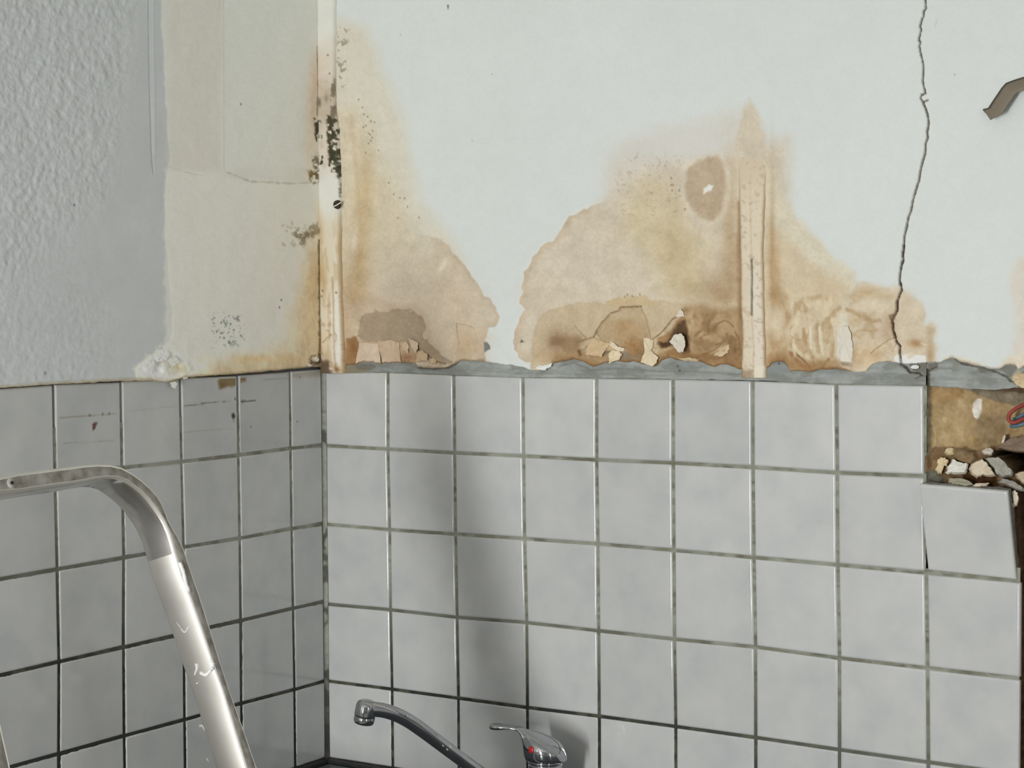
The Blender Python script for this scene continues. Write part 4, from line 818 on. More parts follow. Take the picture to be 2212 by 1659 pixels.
# the loose tile, tipped out of the wall with its mortar still behind it
def loose_tile():
    YT = -0.030
    f = [on_y(1985,1046.5,YT), on_y(2176,1062,YT), on_y(2195.5,1253,-0.002), on_y(2004,1232,-0.002)]
    f = [np.array(q) for q in f]; ex_ = f[1]-f[0]; n = np.cross(f[3]-f[0], ex_); n /= np.linalg.norm(n)
    if n[1] > 0: n = -n
    o_ = f[0]; ax = ex_/np.linalg.norm(ex_); az = np.cross(n, ax); az = az if az[2] > 0 else -az
    K = [((q-o_)@ax, (q-o_)@az) for q in f]
    mp = lambda a, z, d: tuple(o_+ax*a+az*z-n*d)
    t = tile(K, mp, wall_back, th=0.0065, label='loose tile tipped forward beside the broken hole', tilt=0)
    # mortar cake on its back, its top seen as a grey ledge
    Kb = [np.array(q) for q in K]; g = 0.002; V = []; N = 14; rows = []
    def edge(t_, i, j): return Kb[i]*(1-t_)+Kb[j]*t_
    loopv = [edge(k/N, 0, 1) for k in range(N)]+[edge(k/N, 1, 2) for k in range(N)]+[edge(k/N, 2, 3) for k in range(N)]+[edge(k/N, 3, 0) for k in range(N)]
    c0 = np.mean(Kb, 0); L = len(loopv)
    for dep, sc in ((0.0062, 0.985), (0.013, 0.99), (0.022, 0.975), (0.028, 0.94)):
        for q in loopv:
            w = c0+(q-c0)*(sc+RNG.normal()*0.006); V.append(mp(w[0], w[1], dep+RNG.normal()*0.0012))
    Fc = [(k*L+j, k*L+(j+1) % L, (k+1)*L+(j+1) % L, (k+1)*L+j) for k in range(3) for j in range(L)]+[tuple(range(3*L, 4*L))]
    o = py_mesh('mortar_cake', V, Fc, M_BISCUIT, t, None, False)
    bm = bmesh.new(); bm.from_mesh(o.data); bmesh.ops.recalc_face_normals(bm, faces=bm.faces); bm.to_mesh(o.data); bm.free()
loose_tile()

# ------------------------------------------------------------------ grout, recessed, darker towards the worktop
def grout(name, mp, parent, a0, a1, z0, z1, step, left, keepfn=None):
    na, nz_ = int((a1-a0)/step)+1, int((z1-z0)/step)+1
    A, Zz = np.meshgrid(np.linspace(a0, a1, na), np.linspace(z0, z1, nz_)); dep = 0.0012 if left else 0.0017
    P = np.stack([A, A*0+dep, Zz], -1) if not left else np.stack([A*0-dep, A, Zz], -1)
    u, v = proj(P); p = Paint(u, v, (142,144,132) if not left else (138,138,128)); p.tone(14, 40, 41); p.tone(12, 9, 45)
    I = np.arange(p.u.size)
    if left:
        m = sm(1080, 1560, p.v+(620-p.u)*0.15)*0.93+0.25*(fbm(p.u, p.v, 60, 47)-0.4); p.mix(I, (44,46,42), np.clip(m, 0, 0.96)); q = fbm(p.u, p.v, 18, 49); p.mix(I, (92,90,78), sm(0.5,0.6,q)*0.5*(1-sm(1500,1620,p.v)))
    else:
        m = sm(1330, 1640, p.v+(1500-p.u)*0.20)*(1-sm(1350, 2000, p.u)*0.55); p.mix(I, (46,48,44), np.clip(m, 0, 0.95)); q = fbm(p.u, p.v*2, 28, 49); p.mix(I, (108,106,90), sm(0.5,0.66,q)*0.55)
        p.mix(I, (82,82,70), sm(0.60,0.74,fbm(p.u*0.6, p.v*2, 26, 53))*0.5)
    P2 = P+(0 if left else 0); h = (fbm(p.u, p.v, 8, 57)-0.5).reshape(A.shape)*0.0012
    if left: P2[..., 0] += h
    else: P2[..., 1] -= h
    keep = None
    if keepfn is not None:
        cu = (u[:-1,:-1]+u[1:,1:])/2; cv = (v[:-1,:-1]+v[1:,1:])/2; keep = keepfn(cu, cv)
    o = np_mesh(name, P2.reshape(-1, 3), grid_quads(nz_, na, flip=True, keep=keep), M_GROUT, parent, alb(p.c, K_BACK if not left else K_BACK*1.25))
    return o
zt_b = GB[0, :9, 1].min()+0.004
grout('grout', None, wall_back, 0.0, on_y(2202, 1400)[0], 0.84, GB[0,:9,1].max()-0.001, 0.004, False, lambda cu, cv: ~((cu > 2000) & (cv < 1226)))
grout('grout', None, wall_left, -1.15, 0.0, 0.84, 1.58, 0.004, True)

def corner_bead():
    nz_, na = 420, 7; z = np.linspace(0.86, 1.652, nz_); t = np.linspace(0, 1, na); b = 0.0062
    P = np.zeros((nz_, na, 3)); P[..., 0] = b*t; P[..., 1] = -b*(1-t); P[..., 2] = z[:, None]
    bow = 0.0012*np.sin(t*math.pi)+(fbm(z[:, None]*1000, t[None, :]*6, 9, 301)-0.5)*0.0012; P[..., 0] -= bow; P[..., 1] += bow
    u, v = proj(P); p = Paint(u, v, (140,141,131)); p.tone(14, 30, 303); p.tone(12, 7, 305); I = np.arange(p.u.size)
    p.mix(I, (62,62,54), sm(0.52, 0.66, fbm(p.u, p.v, 26, 307))*0.7); p.mix(I, (48,50,48), sm(1380, 1600, p.v)*0.8); p.mix(I, (110,110,92), (1-sm(0, 0.25, np.tile(t, nz_)))*0.5)
    np_mesh('grout', P.reshape(-1, 3), grid_quads(nz_, na, flip=True), M_GROUT, wall_back, alb(p.c, K_BACK*1.1))
corner_bead()

# ------------------------------------------------------------------ the broken corner at the right: exposed bed, void, rubble
def hole():
    a0, a1, z0, z1 = on_y(1998,1000)[0], 1.62, 0.84, on_y(2100,815)[2]
    na, nz_ = 230, 330
    A, Zz = np.meshgrid(np.linspace(a0, a1, na), np.linspace(z0, z1, nz_)); P = np.stack([A, A*0+0.012, Zz], -1); u, v = proj(P)
    p = Paint(u, v, (96,76,56)); I = np.arange(p.u.size)
    bed = [(2004,833),(2095,838),(2150,846),(2240,862),(2240,940),(2178,948),(2160,962),(2118,972),(2060,968),(2020,966),(2004,985)]
    p.poly(bed, (160,137,100), 1, 4, (2,8)); p.poly([(2050,880),(2080,862),(2088,930),(2100,962),(2030,960),(2030,900)], (176,154,116), 0.7, 26, (10,14)); p.poly([(2010,838),(2080,840),(2075,862),(2012,870)], (158,128,86), 0.7, 14, (5,9))
    p.poly([(2108,900),(2180,890),(2175,945),(2150,962),(2108,965)], (128,108,80), 0.75, 26, (6,12)); p.poly([(2080,838),(2190,846),(2240,852),(2240,880),(2190,876),(2150,866),(2110,852)], (122,112,94), 0.9, 6, (3,8), h=0.002)
    p.blob(2100,945,6,8,(196,164,112),0.8); p.blob(2075,930,7,12,(176,150,110),0.6); p.poly([(2103,871),(2112,861),(2120,862),(2122,880),(2117,898),(2110,907),(2104,900),(2101,885)], (214,209,196), 1, 3, (1.5,5), h=0.001)
    p.line([(2012,905),(2018,925),(2022,945),(2017,968)], 2.4, (196,176,140), 0.8, 2, (1,5), h=0.001); p.line([(1999,835),(2000,900),(1999,1010)], 22, (92,92,80), 0.9, 8, (3,6), h=0.009)
    p.h += (fbm(p.u, p.v, 14, 67, 4)-0.5)*0.006
    # lower ledge of brown lumps and the black void
    low = [(2003,985),(2020,966),(2062,968),(2112,972),(2160,962),(2240,960),(2240,1100),(2003,1100)]
    p.poly(low, (124,102,74), 0.8, 6, (4,8), h=0.004); p.blob(2018,1005,12,16,(140,112,76),0.8); p.poly([(2062,968),(2085,966),(2108,976),(2114,990),(2100,1001),(2068,992)], (132,112,84), 0.9, 4, (2,6), h=0.010)
    p.poly([(2080,1024),(2155,1024),(2160,1050),(2090,1050)], (64,42,24), 0.95, 8, (4,8)); p.poly([(2003,1018),(2022,1014),(2040,1030),(2040,1045),(2000,1050)], (92,92,82), 0.9, 6, (3,6), h=0.004)
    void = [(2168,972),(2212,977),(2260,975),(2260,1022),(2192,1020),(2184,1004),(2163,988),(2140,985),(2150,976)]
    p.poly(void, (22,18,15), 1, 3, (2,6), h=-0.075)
    # below: bare brown wall core behind the tiles' broken edge
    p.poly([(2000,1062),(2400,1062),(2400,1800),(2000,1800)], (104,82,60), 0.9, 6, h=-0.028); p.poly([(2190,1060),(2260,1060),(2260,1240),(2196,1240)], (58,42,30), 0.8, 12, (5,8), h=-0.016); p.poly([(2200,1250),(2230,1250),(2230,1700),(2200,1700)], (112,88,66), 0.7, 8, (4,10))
    p.tone(20, 16, 61); p.tone(16, 5, 64)
    P[..., 1] -= p.h.reshape(A.shape)
    o = np_mesh('exposed_core', P.reshape(-1, 3), grid_quads(nz_, na, flip=True), M_RUBBLE, wall_back, alb(p.c, K_BACK)); o['label'] = 'bare brown adhesive and broken masonry where a tile is missing'
    V = [(1.62,0.012,0),(RX,0.012,0),(RX,0.012,1.53),(1.62,0.012,1.53)]
    py_mesh('bare_masonry', V, [(0,1,2,3)], M_RUBBLE, wall_back, np.full((4, 3), 0.2))
hole()
def chunk(pts, yb, yf, c_front, c_side, label, name='plaster_chunk', sc=0.84, shift=(0, -2), cat='plaster chunk', group='plaster rubble in the hole'):
    """angular lump: its outline cast at the depth where it lies, with a broken front facet and a back"""
    pts = jag(pts, 3, 1.0); ctr = pts.mean(0); n = len(pts); cen = on_y(ctr[0], ctr[1], (yb+yf)/2)
    V = []; cl = []; R_ = np.abs(pts-ctr).max(0); g1 = RNG.normal(size=2)*0.45; a = RNG.uniform(0, math.pi); g2 = np.array([math.cos(a), math.sin(a)])
    dpt = lambda w: yf+abs(yb-yf)*(0.30*abs(((w-ctr)/R_)@g2-0.1)+0.16*((w-ctr)/R_)@g1)+RNG.normal()*0.0003
    for q in pts: V.append(on_y(q[0], q[1], yb)); cl.append(c_side)
    for q in pts: V.append(on_y(q[0], q[1], yb*0.45+yf*0.55)); cl.append(np.array(c_side)*0.4+np.array(c_front)*0.6)
    for k in (sc, sc*0.5):
        for q in pts:
            w = ctr+(q-ctr)*k+np.array(shift)*(1 if k == sc else 0.5); V.append(on_y(w[0], w[1], dpt(w))); cl.append(c_front)
    V.append(on_y(ctr[0]+shift[0]*0.5, ctr[1]+shift[1]*0.5, dpt(ctr))); cl.append(c_front)
    Fc = [(k*n+j, k*n+(j+1) % n, (k+1)*n+(j+1) % n, (k+1)*n+j) for k in range(3) for j in range(n)]+[(3*n+j, 3*n+(j+1) % n, 4*n) for j in range(n)]+[tuple(range(n))]
    V = np.array(V)-cen
    o = py_mesh(name, V, Fc, M_RUBBLE, None, alb(np.array(cl)+RNG.normal(size=(len(V), 1))*7, K_BACK)); o.location = tuple(cen)
    bm = bmesh.new(); bm.from_mesh(o.data); bmesh.ops.recalc_face_normals(bm, faces=bm.faces); bm.to_mesh(o.data); bm.free()
    return props(o, label, cat, None, group)
chunk([(2042,1022),(2046,1008),(2054,1000),(2058,991),(2068,998),(2080,1000),(2092,1002),(2091,1012),(2086,1024),(2060,1024)], 0.012, -0.010, (220,218,208), (170,150,118), 'flat white plaster chunk in the hole, left of the pointed beige one')
chunk([(2092,1014),(2098,1003),(2110,996),(2122,990),(2134,1002),(2144,1018),(2153,1029),(2140,1030),(2124,1028),(2110,1034),(2098,1024)], 0.010, -0.016, (208,194,172), (140,112,78), 'pointed beige plaster chunk in the middle of the hole ledge')
chunk([(2126,990),(2142,987),(2162,990),(2176,1004),(2190,1021),(2186,1030),(2168,1034),(2152,1028),(2140,1008)], 0.014, -0.008, (158,156,144), (120,112,96), 'rough grey mortar chunk leaning against the pointed beige one', 'mortar_chunk', 0.85, cat='mortar chunk')
chunk([(2024,1022),(2020,1014),(2026,1006),(2024,996),(2032,987),(2042,988),(2049,994),(2047,1008),(2040,1006),(2038,1014),(2034,1024)], 0.008, -0.004, (214,196,160), (166,138,98), 'crooked cream plaster crumb, leftmost on the hole ledge')
chunk([(2038,978),(2044,970),(2052,968),(2063,972),(2062,982),(2052,984),(2044,982)], 0.009, -0.001, (206,188,152), (160,134,96), 'cream plaster crumb above the flat white chunk')
chunk([(2119,976),(2128,970),(2140,968),(2147,974),(2143,984),(2128,983)], 0.008, -0.006, (200,190,176), (140,120,96), 'small pale plaster crumb at the edge of the black void')
chunk([(2152,1043),(2164,1033),(2176,1036),(2190,1040),(2204,1050),(2214,1056),(2212,1062),(2186,1054),(2168,1046)], 0.002, -0.012, (150,147,138), (110,104,92), 'long grey mortar shard lying on top of the loose tile', 'mortar_chunk', 0.8, cat='mortar chunk')
chunk([(2192,1024),(2202,1019),(2216,1020),(2240,1026),(2238,1046),(2214,1048),(2198,1036)], 0.006, -0.010, (190,176,152), (130,110,84), 'beige rubble chunk below the black void at the right edge')
chunk([(2185,1062),(2192,1058),(2199,1064),(2201,1080),(2197,1092),(2188,1099),(2187,1082)], 0.004, -0.008, (216,206,186), (150,128,98), 'thin white plaster shard standing beside the loose tile')
chunk([(2046,1042),(2050,1034),(2066,1033),(2084,1036),(2098,1042),(2106,1050),(2080,1052),(2056,1048)], 0.002, -0.014, (156,152,132), (112,106,88), 'flat greenish grey mortar crust on the loose tile', 'mortar_chunk', 0.85, cat='mortar chunk')
chunk([(2098,1052),(2106,1046),(2120,1045),(2137,1044),(2132,1050),(2118,1054)], -0.004, -0.018, (214,200,178), (150,130,104), 'thin cream plaster sliver on the top edge of the loose tile')
chunk([(2154,970),(2166,958),(2178,949),(2200,945),(2240,940),(2240,978),(2201,978),(2184,975),(2168,972)], 0.010, -0.014, (124,108,92), (84,66,50), 'brown torn plaster slab overhanging the black void', 'plaster_chunk', 0.9)
chunk([(2163,958),(2165,946),(2170,939),(2173,944),(2171,954),(2167,962)], 0.006, -0.005, (216,204,186), (150,128,100), 'white sliver standing above the torn brown slab', 'plaster_chunk')
# cables
def wire(name, px, ys, rad, mat, label, group=None):
    pts = catmull([on_y(a, b, y) for (a, b), y in zip(px, ys)], 8)
    o = loft(name, tube_rings(pts, rad, 10), mat); return props(o, label, 'wire', None, group)
wire('electric_wire', [(2290,850),(2240,862),(2212,874),(2196,882),(2184,891),(2179,899),(2180,908),(2188,913),(2200,910),(2212,904),(2250,892),(2290,880)], [0.012,-0.002,-0.012,-0.016,-0.018,-0.018,-0.018,-0.018,-0.016,-0.012,-0.002,0.012], 0.0030, M_WIRE_R, 'red wire looping out of the wall at the right edge')
wire('electric_wire', [(2290,888),(2250,902),(2226,911),(2212,915),(2200,919),(2190,921),(2184,920)], [0.012,0.0,-0.006,-0.009,-0.010,-0.009,-0.004], 0.0030, M_WIRE_B, 'blue wire running just beneath the red wire loop')
wire('electric_wire', [(2290,868),(2240,884),(2216,893),(2206,898),(2197,903),(2190,906)], [0.012,0.004,0.0,-0.002,-0.001,0.008], 0.0028, M_WIRE_B, 'dark teal wire seen through the red wire loop')

# ------------------------------------------------------------------ worktop under the tiles
ZW = float(GB[5, 0, 1])-0.004
wt = empty('kitchen_worktop', (0.9, -0.31, 0), 'dark grey kitchen worktop along the tiled wall under the tap', 'worktop')
bm = bmesh.new(); box_bm(bm, 0.016-0.9, 1.30-0.9, -0.30, 0.294, ZW-0.038, ZW); bm_obj('worktop', bm, M_WORKTOP, wt, bevel=0.004)
bm = bmesh.new(); box_bm(bm, 0.018-0.9, 1.29-0.9, -0.26, 0.292, 0.10, ZW-0.0385); bm_obj('cabinet', bm, M_CABINET, wt)
bm = bmesh.new(); box_bm(bm, 0.03-0.9, 1.27-0.9, -0.20, 0.29, 0.0, 0.0995); bm_obj('plinth', bm, M_RUBBER, wt)
for x0 in (0.02, 0.45, 0.88):
    bm = bmesh.new(); box_bm(bm, x0-0.9, x0-0.9+0.40, -0.279, -0.2605, 0.12, ZW-0.05); d = bm_obj('cabinet_door', bm, M_CABINET, wt, bevel=0.002)
    bm = bmesh.new(); box_bm(bm, x0-0.9+0.14, x0-0.9+0.26, -0.30, -0.292, ZW-0.10, ZW-0.09); box_bm(bm, x0-0.9+0.14, x0-0.9+0.15, -0.293, -0.2792, ZW-0.10, ZW-0.09); box_bm(bm, x0-0.9+0.25, x0-0.9+0.26, -0.293, -0.2792, ZW-0.10, ZW-0.09); bm_obj('door_handle', bm, M_CHROME, d)
for nm_, pa_, b6 in (('sealing_joint', wall_back, (0.004, 1.30, -0.0155, -0.0005, ZW, ZW+0.006)), ('sealing_joint', wall_left, (0.0005, 0.0155, -0.61, -0.016, ZW, ZW+0.006))):
    bm = bmesh.new(); box_bm(bm, *b6); bm_obj(nm_, bm, M_SEAL, pa_)['label'] = 'blackened silicone joint along the tiles'

# ------------------------------------------------------------------ tap
def tap():
    YB = -0.095
    base = on_y(1178, 1640, YB); axis_x, top_z = base[0], base[2]
    s = np.linalg.norm(on_y(1178, 1640, YB)-on_y(1179, 1640, YB))   # metres per pixel across at the tap
    t = empty('mixer_tap', (axis_x, YB, ZW), 'chrome single lever mixer tap with a long swan spout and red dot', 'tap')
    O = np.array([axis_x, YB, ZW]); rb = 0.0300
    def lathe(name, prof, mat=M_CHROME, n=32):
        rings = [[(r*math.cos(a), r*math.sin(a), z) for a in np.linspace(0, 2*math.pi, n, endpoint=False)] for r, z in prof]
        return loft(name, rings, mat, t)
    zt = top_z-ZW
    lathe('base_flange', [(0.027,0.0),(0.030,0.001),(0.0305,0.006),(0.0285,0.010)])
    lathe('body', [(0.0265,0.009),(0.0265,zt-0.030),(0.0285,zt-0.022),(0.0295,zt-0.010),(0.0295,zt-0.0065)])
    lathe('collar', [(0.0288,zt-0.0062),(0.0303,zt-0.005),(0.0303,zt-0.0015),(0.0288,zt-0.0004)])
    # lever: elliptical sections along the camera-left direction, tip to back of the dome
    d = np.array([-0.93, -0.37, 0.0]); d /= np.linalg.norm(d); w = np.array([-d[1], d[0], 0])
    # metres along d per photo pixel
    e0 = proj(np.array([O+[0,0,zt]]))[0][0]; e1 = proj(np.array([O+[0,0,zt]+d*0.05]))[0][0]; mpp = 0.05/(e0-e1)
    vz = lambda v: on_y(1178, v, YB)[2]-ZW
    secs = [(1057.5,1571.5,1576.5,5),(1060,1568.5,1579,8),(1066,1566.5,1580.5,10.5),(1076,1566.5,1580.5,12),(1088,1568,1578.5,12.5),(1100,1569.3,1577,12.5),(1112,1570.5,1577.5,13),(1122,1572,1581,14),(1129,1574,1592,17),(1133,1575,1612,19),(1136.5,1576.5,1634,22),(1142,1578,1640.5,28),(1152,1580.5,1641,35),(1166,1584.5,1641,41),(1180,1590,1641,43),(1194,1596,1641,42),(1206,1603,1641,37),(1214,1610,1641,30),(1220,1618,1641,20),(1223,1626,1641,11),(1224.5,1633,1640,4)]
    rings = []
    for (x, vt, vb, hw) in secs:
        o_ = d*((e0-x)*mpp); a, b = vz(vt), vz(vb); c = (a+b)/2; hh = (a-b)/2; flat = b < vz(1630)
        ring = []
        for q in np.linspace(0, 2*math.pi, 28, endpoint=False):
            cx, cz = math.cos(q), math.sin(q)
            if flat and cz < 0: ex2 = 0.35
            else: ex2 = 0.7 if cz < 0 else 1.0
            ring.append(o_+w*(hw*s*math.copysign(abs(cx)**ex2, cx))+np.array([0, 0, c+hh*math.copysign(abs(cz)**(ex2 if cz < 0 else 1.0), cz)]))
        rings.append(ring)
    lev = loft('lever', rings, M_CHROME, t)
    # red dot on the lever housing, facing the viewer
    p = on_y(1147.5, 1619.5, YB); dirc = (C-p)/np.linalg.norm(C-p)
    bpy.context.view_layer.update()
    dg = bpy.context.evaluated_depsgraph_get(); oe = lev.evaluated_get(dg); mw = lev.matrix_world.inverted()
    co = Vector(tuple(C)); rd = Vector(tuple(ray(1147.5, 1619.5))).normalized(); ok, loc, nr, _ = oe.ray_cast(mw @ co, mw.to_3x3() @ rd)
    if not ok: loc = mw @ Vector(tuple(p)); nr = Vector(tuple(dirc))
    rotm = nr.to_track_quat('Z', 'Y').to_matrix().to_4x4(); bm = bmesh.new()
    bmesh.ops.create_uvsphere(bm, u_segments=18, v_segments=8, radius=1.0); bmesh.ops.scale(bm, vec=(0.0060, 0.0060, 0.0018), verts=bm.verts)
    bmesh.ops.transform(bm, matrix=Matrix.Translation(loc) @ rotm, verts=bm.verts); bm_obj('hot_mark', bm, M_RED, t, True)['label'] = 'red hot-water dot'
    # spout: swings left over the sink and towards the room
    zb = proj(np.array([O+[0, 0, 0.034]]))[1][0]; ctr = [(1178,zb),(1150,zb-8),(1106,1710),(1062,1686),(1022,1659),(985,1632),(945,1602),(908,1574.5),(882,1557),(857,1544),(832,1535.5),(808,1532),(795,1531.5)]
    dep = [YB-1.6*q for q in (0,0.022,0.045,0.066,0.086,0.105,0.125,0.143,0.155,0.167,0.178,0.188,0.193)]
    rad = [0.0105,0.0108,0.0109,0.0110,0.0112,0.0114,0.0116,0.0118,0.0118,0.0118,0.0120,0.0124,0.0128]
    pts = [on_y(a, b, y)-O for (a, b), y in zip(ctr, dep)]; print('spout z', [round(float(q[2]), 3) for q in pts], 'zt', zt)
    pc = catmull(pts, 5); rc = np.interp(np.linspace(0, 1, len(pc)), np.linspace(0, 1, len(rad)), rad)
    sp = loft('spout', tube_rings(pc, rc, 20), M_CHROME, t)
    # spout head, tilted a little, with the aerator ring below
    ht, hb = on_y(793.5, 1514.5, YB-0.309)-O, on_y(787, 1553, YB-0.309)-O; ax = (hb-ht); ln = np.linalg.norm(ax); ax /= ln
    def head(name, prof, mat=M_CHROME):
        a = np.cross(ax, [0, 1, 0]); a /= np.linalg.norm(a); b = np.cross(ax, a)
        return loft(name, [[ht+ax*q+r*(math.cos(f)*a+math.sin(f)*b) for f in np.linspace(0, 2*math.pi, 28, endpoint=False)] for r, q in prof], mat, t)
    head('spout_head', [(0.004,-0.0005),(0.0115,0.0003),(0.0155,0.0030),(0.0172,0.0075),(0.0176,ln*0.70),(0.0176,ln*0.80)])
    head('aerator', [(0.0164,ln*0.795),(0.0170,ln*0.82),(0.0172,ln*1.08),(0.0160,ln*1.20),(0.0130,ln*1.205)])
    for (a, b) in ((880,1545),(888,1549),(957,1611),(966,1619),(973,1613)):
        q = on_y(a, b, YB-0.262 if a < 900 else YB-0.205); bm = bmesh.new(); bmesh.ops.create_icosphere(bm, subdivisions=1, radius=0.0016, matrix=Matrix.Translation(tuple(q-O)) @ Matrix.Rotation(0.6, 4, 'Y') @ Matrix.Diagonal((1.8, 1, 0.6, 1)))
        bm_obj('paint_splash', bm, M_SPLASH, sp, True)
tap()

# ------------------------------------------------------------------ stepladder: one bent hoop, two rails
def ladder():
    th = math.radians(17); n = np.array([math.cos(th), 0, math.sin(th)]); p0 = C+ray(385, 1222)*(2.85/np.linalg.norm(ray(385, 1222)))
    Ain = [(0,1065),(41.6,1062.5),(108.5,1052),(150,1046.5),(181,1041.5),(208,1036),(232,1032.5),(252,1033.5),(271,1039),(289,1051),(305,1064),(320,1079),(334.5,1098),(345,1113),(355,1130),(365,1153),(371,1172),(377,1195),(391,1241.5),(410,1291),(432.6,1355),(454.7,1421),(479.6,1490),(504.5,1573),(531,1659)]
    Aout = [(0,1029.6),(40,1021),(104,1013),(150,1007.5),(185,1003),(212,1001.3),(240,1002.5),(264,1008),(288,1021.5),(310,1038),(327,1054),(341,1069),(351,1084),(358,1100),(366,1122),(379,1146),(388,1160),(402,1192),(417,1238),(436,1294),(456,1356),(477.5,1428),(502,1503),(528,1574),(557.5,1659)]
    fi = [on_plane(a, b, p0, n) for a, b in Ain]; fo = [on_plane(a, b, p0, n) for a, b in Aout]
    # carry both ends on: the bar to the near rail, the far rail to the floor
    bar = fi[0]-fi[4]; bar /= np.linalg.norm(bar)
    rl = fi[-1]-fi[17]; rl /= np.linalg.norm(rl); wr = fo[-1]-fi[-1]; wb = fo[0]-fi[0]; wb = np.array([0, 0, 1.0])-bar*bar[2]; wb -= n*(wb@n); wb = wb/np.linalg.norm(wb)*np.linalg.norm(fo[0]-fi[0])
    k = (fi[-1][2]-0.005)/(-rl[2]); ext_f = [fi[-1]+rl*k*0.5, fi[-1]+rl*k]
    rc = np.linalg.norm(fo[-1]-fi[-1])
    near_top = on_plane(-112, 1085, p0, n); nb = on_plane(25, 1659, p0, n); na_ = on_plane(0, 1548, p0, n); nl = nb-na_; nl /= np.linalg.norm(nl)   # outer... inner edge of near rail on its right
    k2 = (nb[2]-0.005)/(-nl[2])
    # near bend, a mirror of the far one built from the bar and near rail directions
    start = fi[0]; wn = np.cross(nl, n); wn /= np.linalg.norm(wn)
    if wn[1] > 0: wn = -wn
    wn *= np.linalg.norm(wb)*1.05
    # intersection of the inner bar line with the inner near rail line
    A = np.stack([bar, -nl], 1); sol = np.linalg.lstsq(A, na_-start, rcond=None)[0]; cor = start+bar*sol[0]
    rb = 0.05; arc_i = []; arc_o = []
    for t in np.linspace(0, 1, 8):
        a = cor-bar*rb; b = cor+nl*rb; q = (1-t)**2*a+2*t*(1-t)*cor+t*t*b; ww = wb*(1-t)+wn*t; ww = ww/np.linalg.norm(ww)*np.linalg.norm(wb)*(1+0.1*math.sin(t*math.pi)); arc_i.append(q); arc_o.append(q+ww)
    near_i = [nb+nl*k2, nb+nl*k2*0.5, nb, na_]; near_o = [q+wn for q in near_i]
    I = near_i+arc_i[::-1]+fi+ext_f; Oo = near_o+arc_o[::-1]+fo+[q+wr for q in ext_f]
    foot = np.array([(fi[-1]+rl*k)[0], (nb+nl*k2)[1]*0.5+(fi[-1]+rl*k)[1]*0.5, 0]); dn = 0.056
    L = empty('stepladder', tuple(foot), 'scuffed aluminium stepladder with white paint splashes, its top hoop before the left tiles', 'ladder')
    rings = []; r = 0.0046
    for a, b in zip(I, Oo):
        w = b-a; W_ = np.linalg.norm(w); w = w/W_
        sec = []
        for (cx, cy, a0) in ((r, -r, math.pi), (W_-r, -r, math.pi/2), (W_-r, -dn+r, 0), (r, -dn+r, -math.pi/2)):
            for da in (0, -0.5, -1.0):
                q = a0+da*math.pi/2; sec.append(a+w*(cx+r*math.cos(q))+n*(cy+r*math.sin(q))-foot)
        rings.append(sec)
    # face j of a ring lies between corner points j and j+1; 2 = front (dusty), 11 = inner side (polished)
    midx = [0]*12; midx[2] = 1; midx[5] = 1
    hf = loft('hoop_frame', rings, M_ALU, L, True, True, [M_ALU, M_DUSTY, M_POLISH], midx)
    b0 = len(near_i)+len(arc_i); mi = [q.material_index for q in hf.data.polygons]
    for kk in range(b0+1, b0+17):
        for jj in (9, 10, 11, 8): mi[kk*12+jj] = 2
    hf.data.polygons.foreach_set('material_index', mi)
    # rubber feet, treads, rear frame (below the picture)
    e1, e2 = fi[-1]+rl*k, nb+nl*k2
    for q in (e1, e2):
        bm = bmesh.new(); box_bm(bm, q[0]-foot[0]-0.055, q[0]-foot[0]+0.012, q[1]-foot[1]-0.018, q[1]-foot[1]+0.034 if q is e1 else q[1]-foot[1]+0.016, 0.0, 0.035); bm_obj('rubber_foot', bm, M_RUBBER, L, bevel=0.003)
    for z in (0.24, 0.48, 0.72, 0.96):
        f = lambda q, dd: q+dd*((z-q[2])/dd[2])
        a, b = f(e1, rl), f(e2, nl); bm = bmesh.new(); box_bm(bm, a[0]-foot[0]-(0.085 if z < 0.9 else 0.22), a[0]-foot[0]-0.002, b[1]-foot[1]+0.002, a[1]-foot[1]-0.001, z-0.022, z); bm_obj('tread' if z < 0.9 else 'platform', bm, M_DUSTY, L, bevel=0.003)
    f = lambda q, dd, z: q+dd*((z-q[2])/dd[2])
    for q, dd, sg in ((e1, rl, -1), (e2, nl, 1)):
        a = f(q, dd, 0.94)-foot+np.array([-0.16, 0.028*sg, 0]); b = np.array([a[0]-0.30, a[1]+0.02*-sg, 0.0]); loft('rear_leg', tube_rings([a, (a+b)/2, b], 0.012, 10), M_ALU, L)
    # rivet on the bar
    q = on_plane(24.5, 1043.5, p0, n)-foot; bm = bmesh.new(); rm = Vector(tuple(n)).to_track_quat('Z', 'Y').to_matrix().to_4x4()
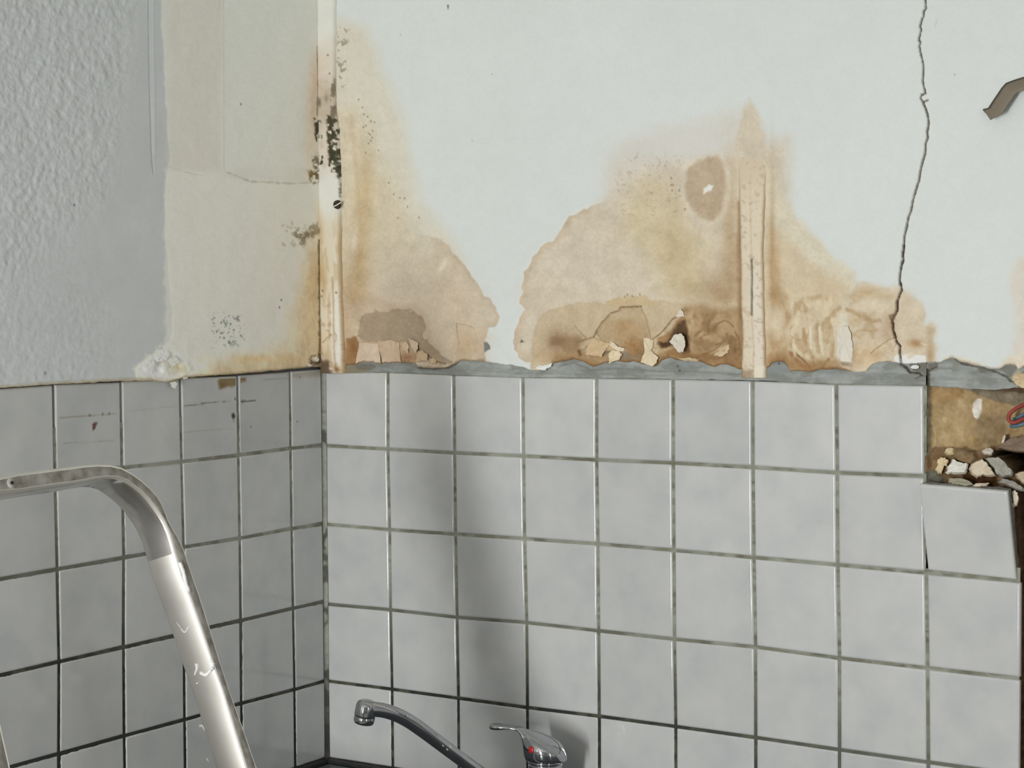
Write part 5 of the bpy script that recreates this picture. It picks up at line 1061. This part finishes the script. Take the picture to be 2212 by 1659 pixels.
    bmesh.ops.create_cone(bm, cap_ends=True, segments=20, radius1=0.0075, radius2=0.0060, depth=0.0016, matrix=Matrix.Translation(tuple(q+n*0.0006)) @ rm)
    rv = bm_obj('rivet', bm, M_DUSTY, L, True); bm = bmesh.new(); bmesh.ops.create_icosphere(bm, subdivisions=2, radius=1, matrix=Matrix.Translation(tuple(q+n*0.0014)) @ rm @ Matrix.Diagonal((0.0034, 0.0024, 0.0009, 1))); bm_obj('rivet_core', bm, M_RUBBER, rv, True)
    # paint splashes on the inner side of the rail
    sn = np.cross(rl, n); sn /= np.linalg.norm(sn); sn = sn if sn@(C-fi[20]) > 0 else -sn
    def splash(pts, wd):
        P_ = [on_plane(a, b, fi[21], sn)+sn*0.0004-foot for a, b in pts]; c = catmull(P_, 4) if len(P_) > 2 else P_
        rr = np.linspace(wd, wd*0.5, len(c))*0.5; rg = tube_rings(c, list(rr), 8)
        o = loft('paint_splash', rg, M_SPLASH, L)
        for vtx in o.data.vertices:
            h = (np.array(vtx.co)+foot-fi[21])@sn-0.0002; vtx.co = Vector(tuple(np.array(vtx.co)-sn*h*0.6))
    for pts, wd in (([(364,1235),(370,1237),(367,1250)],0.006), ([(374,1333),(385,1349),(391,1356)],0.0022), ([(391,1358),(399,1366),(408,1353)],0.0022), ([(424,1434),(425,1445),(420,1459)],0.0055), ([(432,1453),(444,1458),(455,1448),(460,1440)],0.006), ([(431,1569),(437,1568),(442,1578)],0.0045), ([(447,1638),(451,1646)],0.0035), ([(424,1477),(428,1475)],0.003), ([(351,1213),(349,1220)],0.003)):
        splash(pts, wd)
    for pts in ([(388,1215),(396,1236),(402,1262),(408,1278)], [(455,1425),(460,1437),(457,1447)]):
        P_ = catmull([on_plane(a, b, p0, n)+n*0.0004-foot for a, b in pts], 5); rg = tube_rings(P_, [0.0022+0.0012*random.random() for _ in P_], 8); loft('paint_splash', rg, M_SPLASH, L)
ladder()
print('triangles', sum(sum(len(p.vertices)-2 for p in o.data.polygons) for o in bpy.data.objects if o.type == 'MESH'))
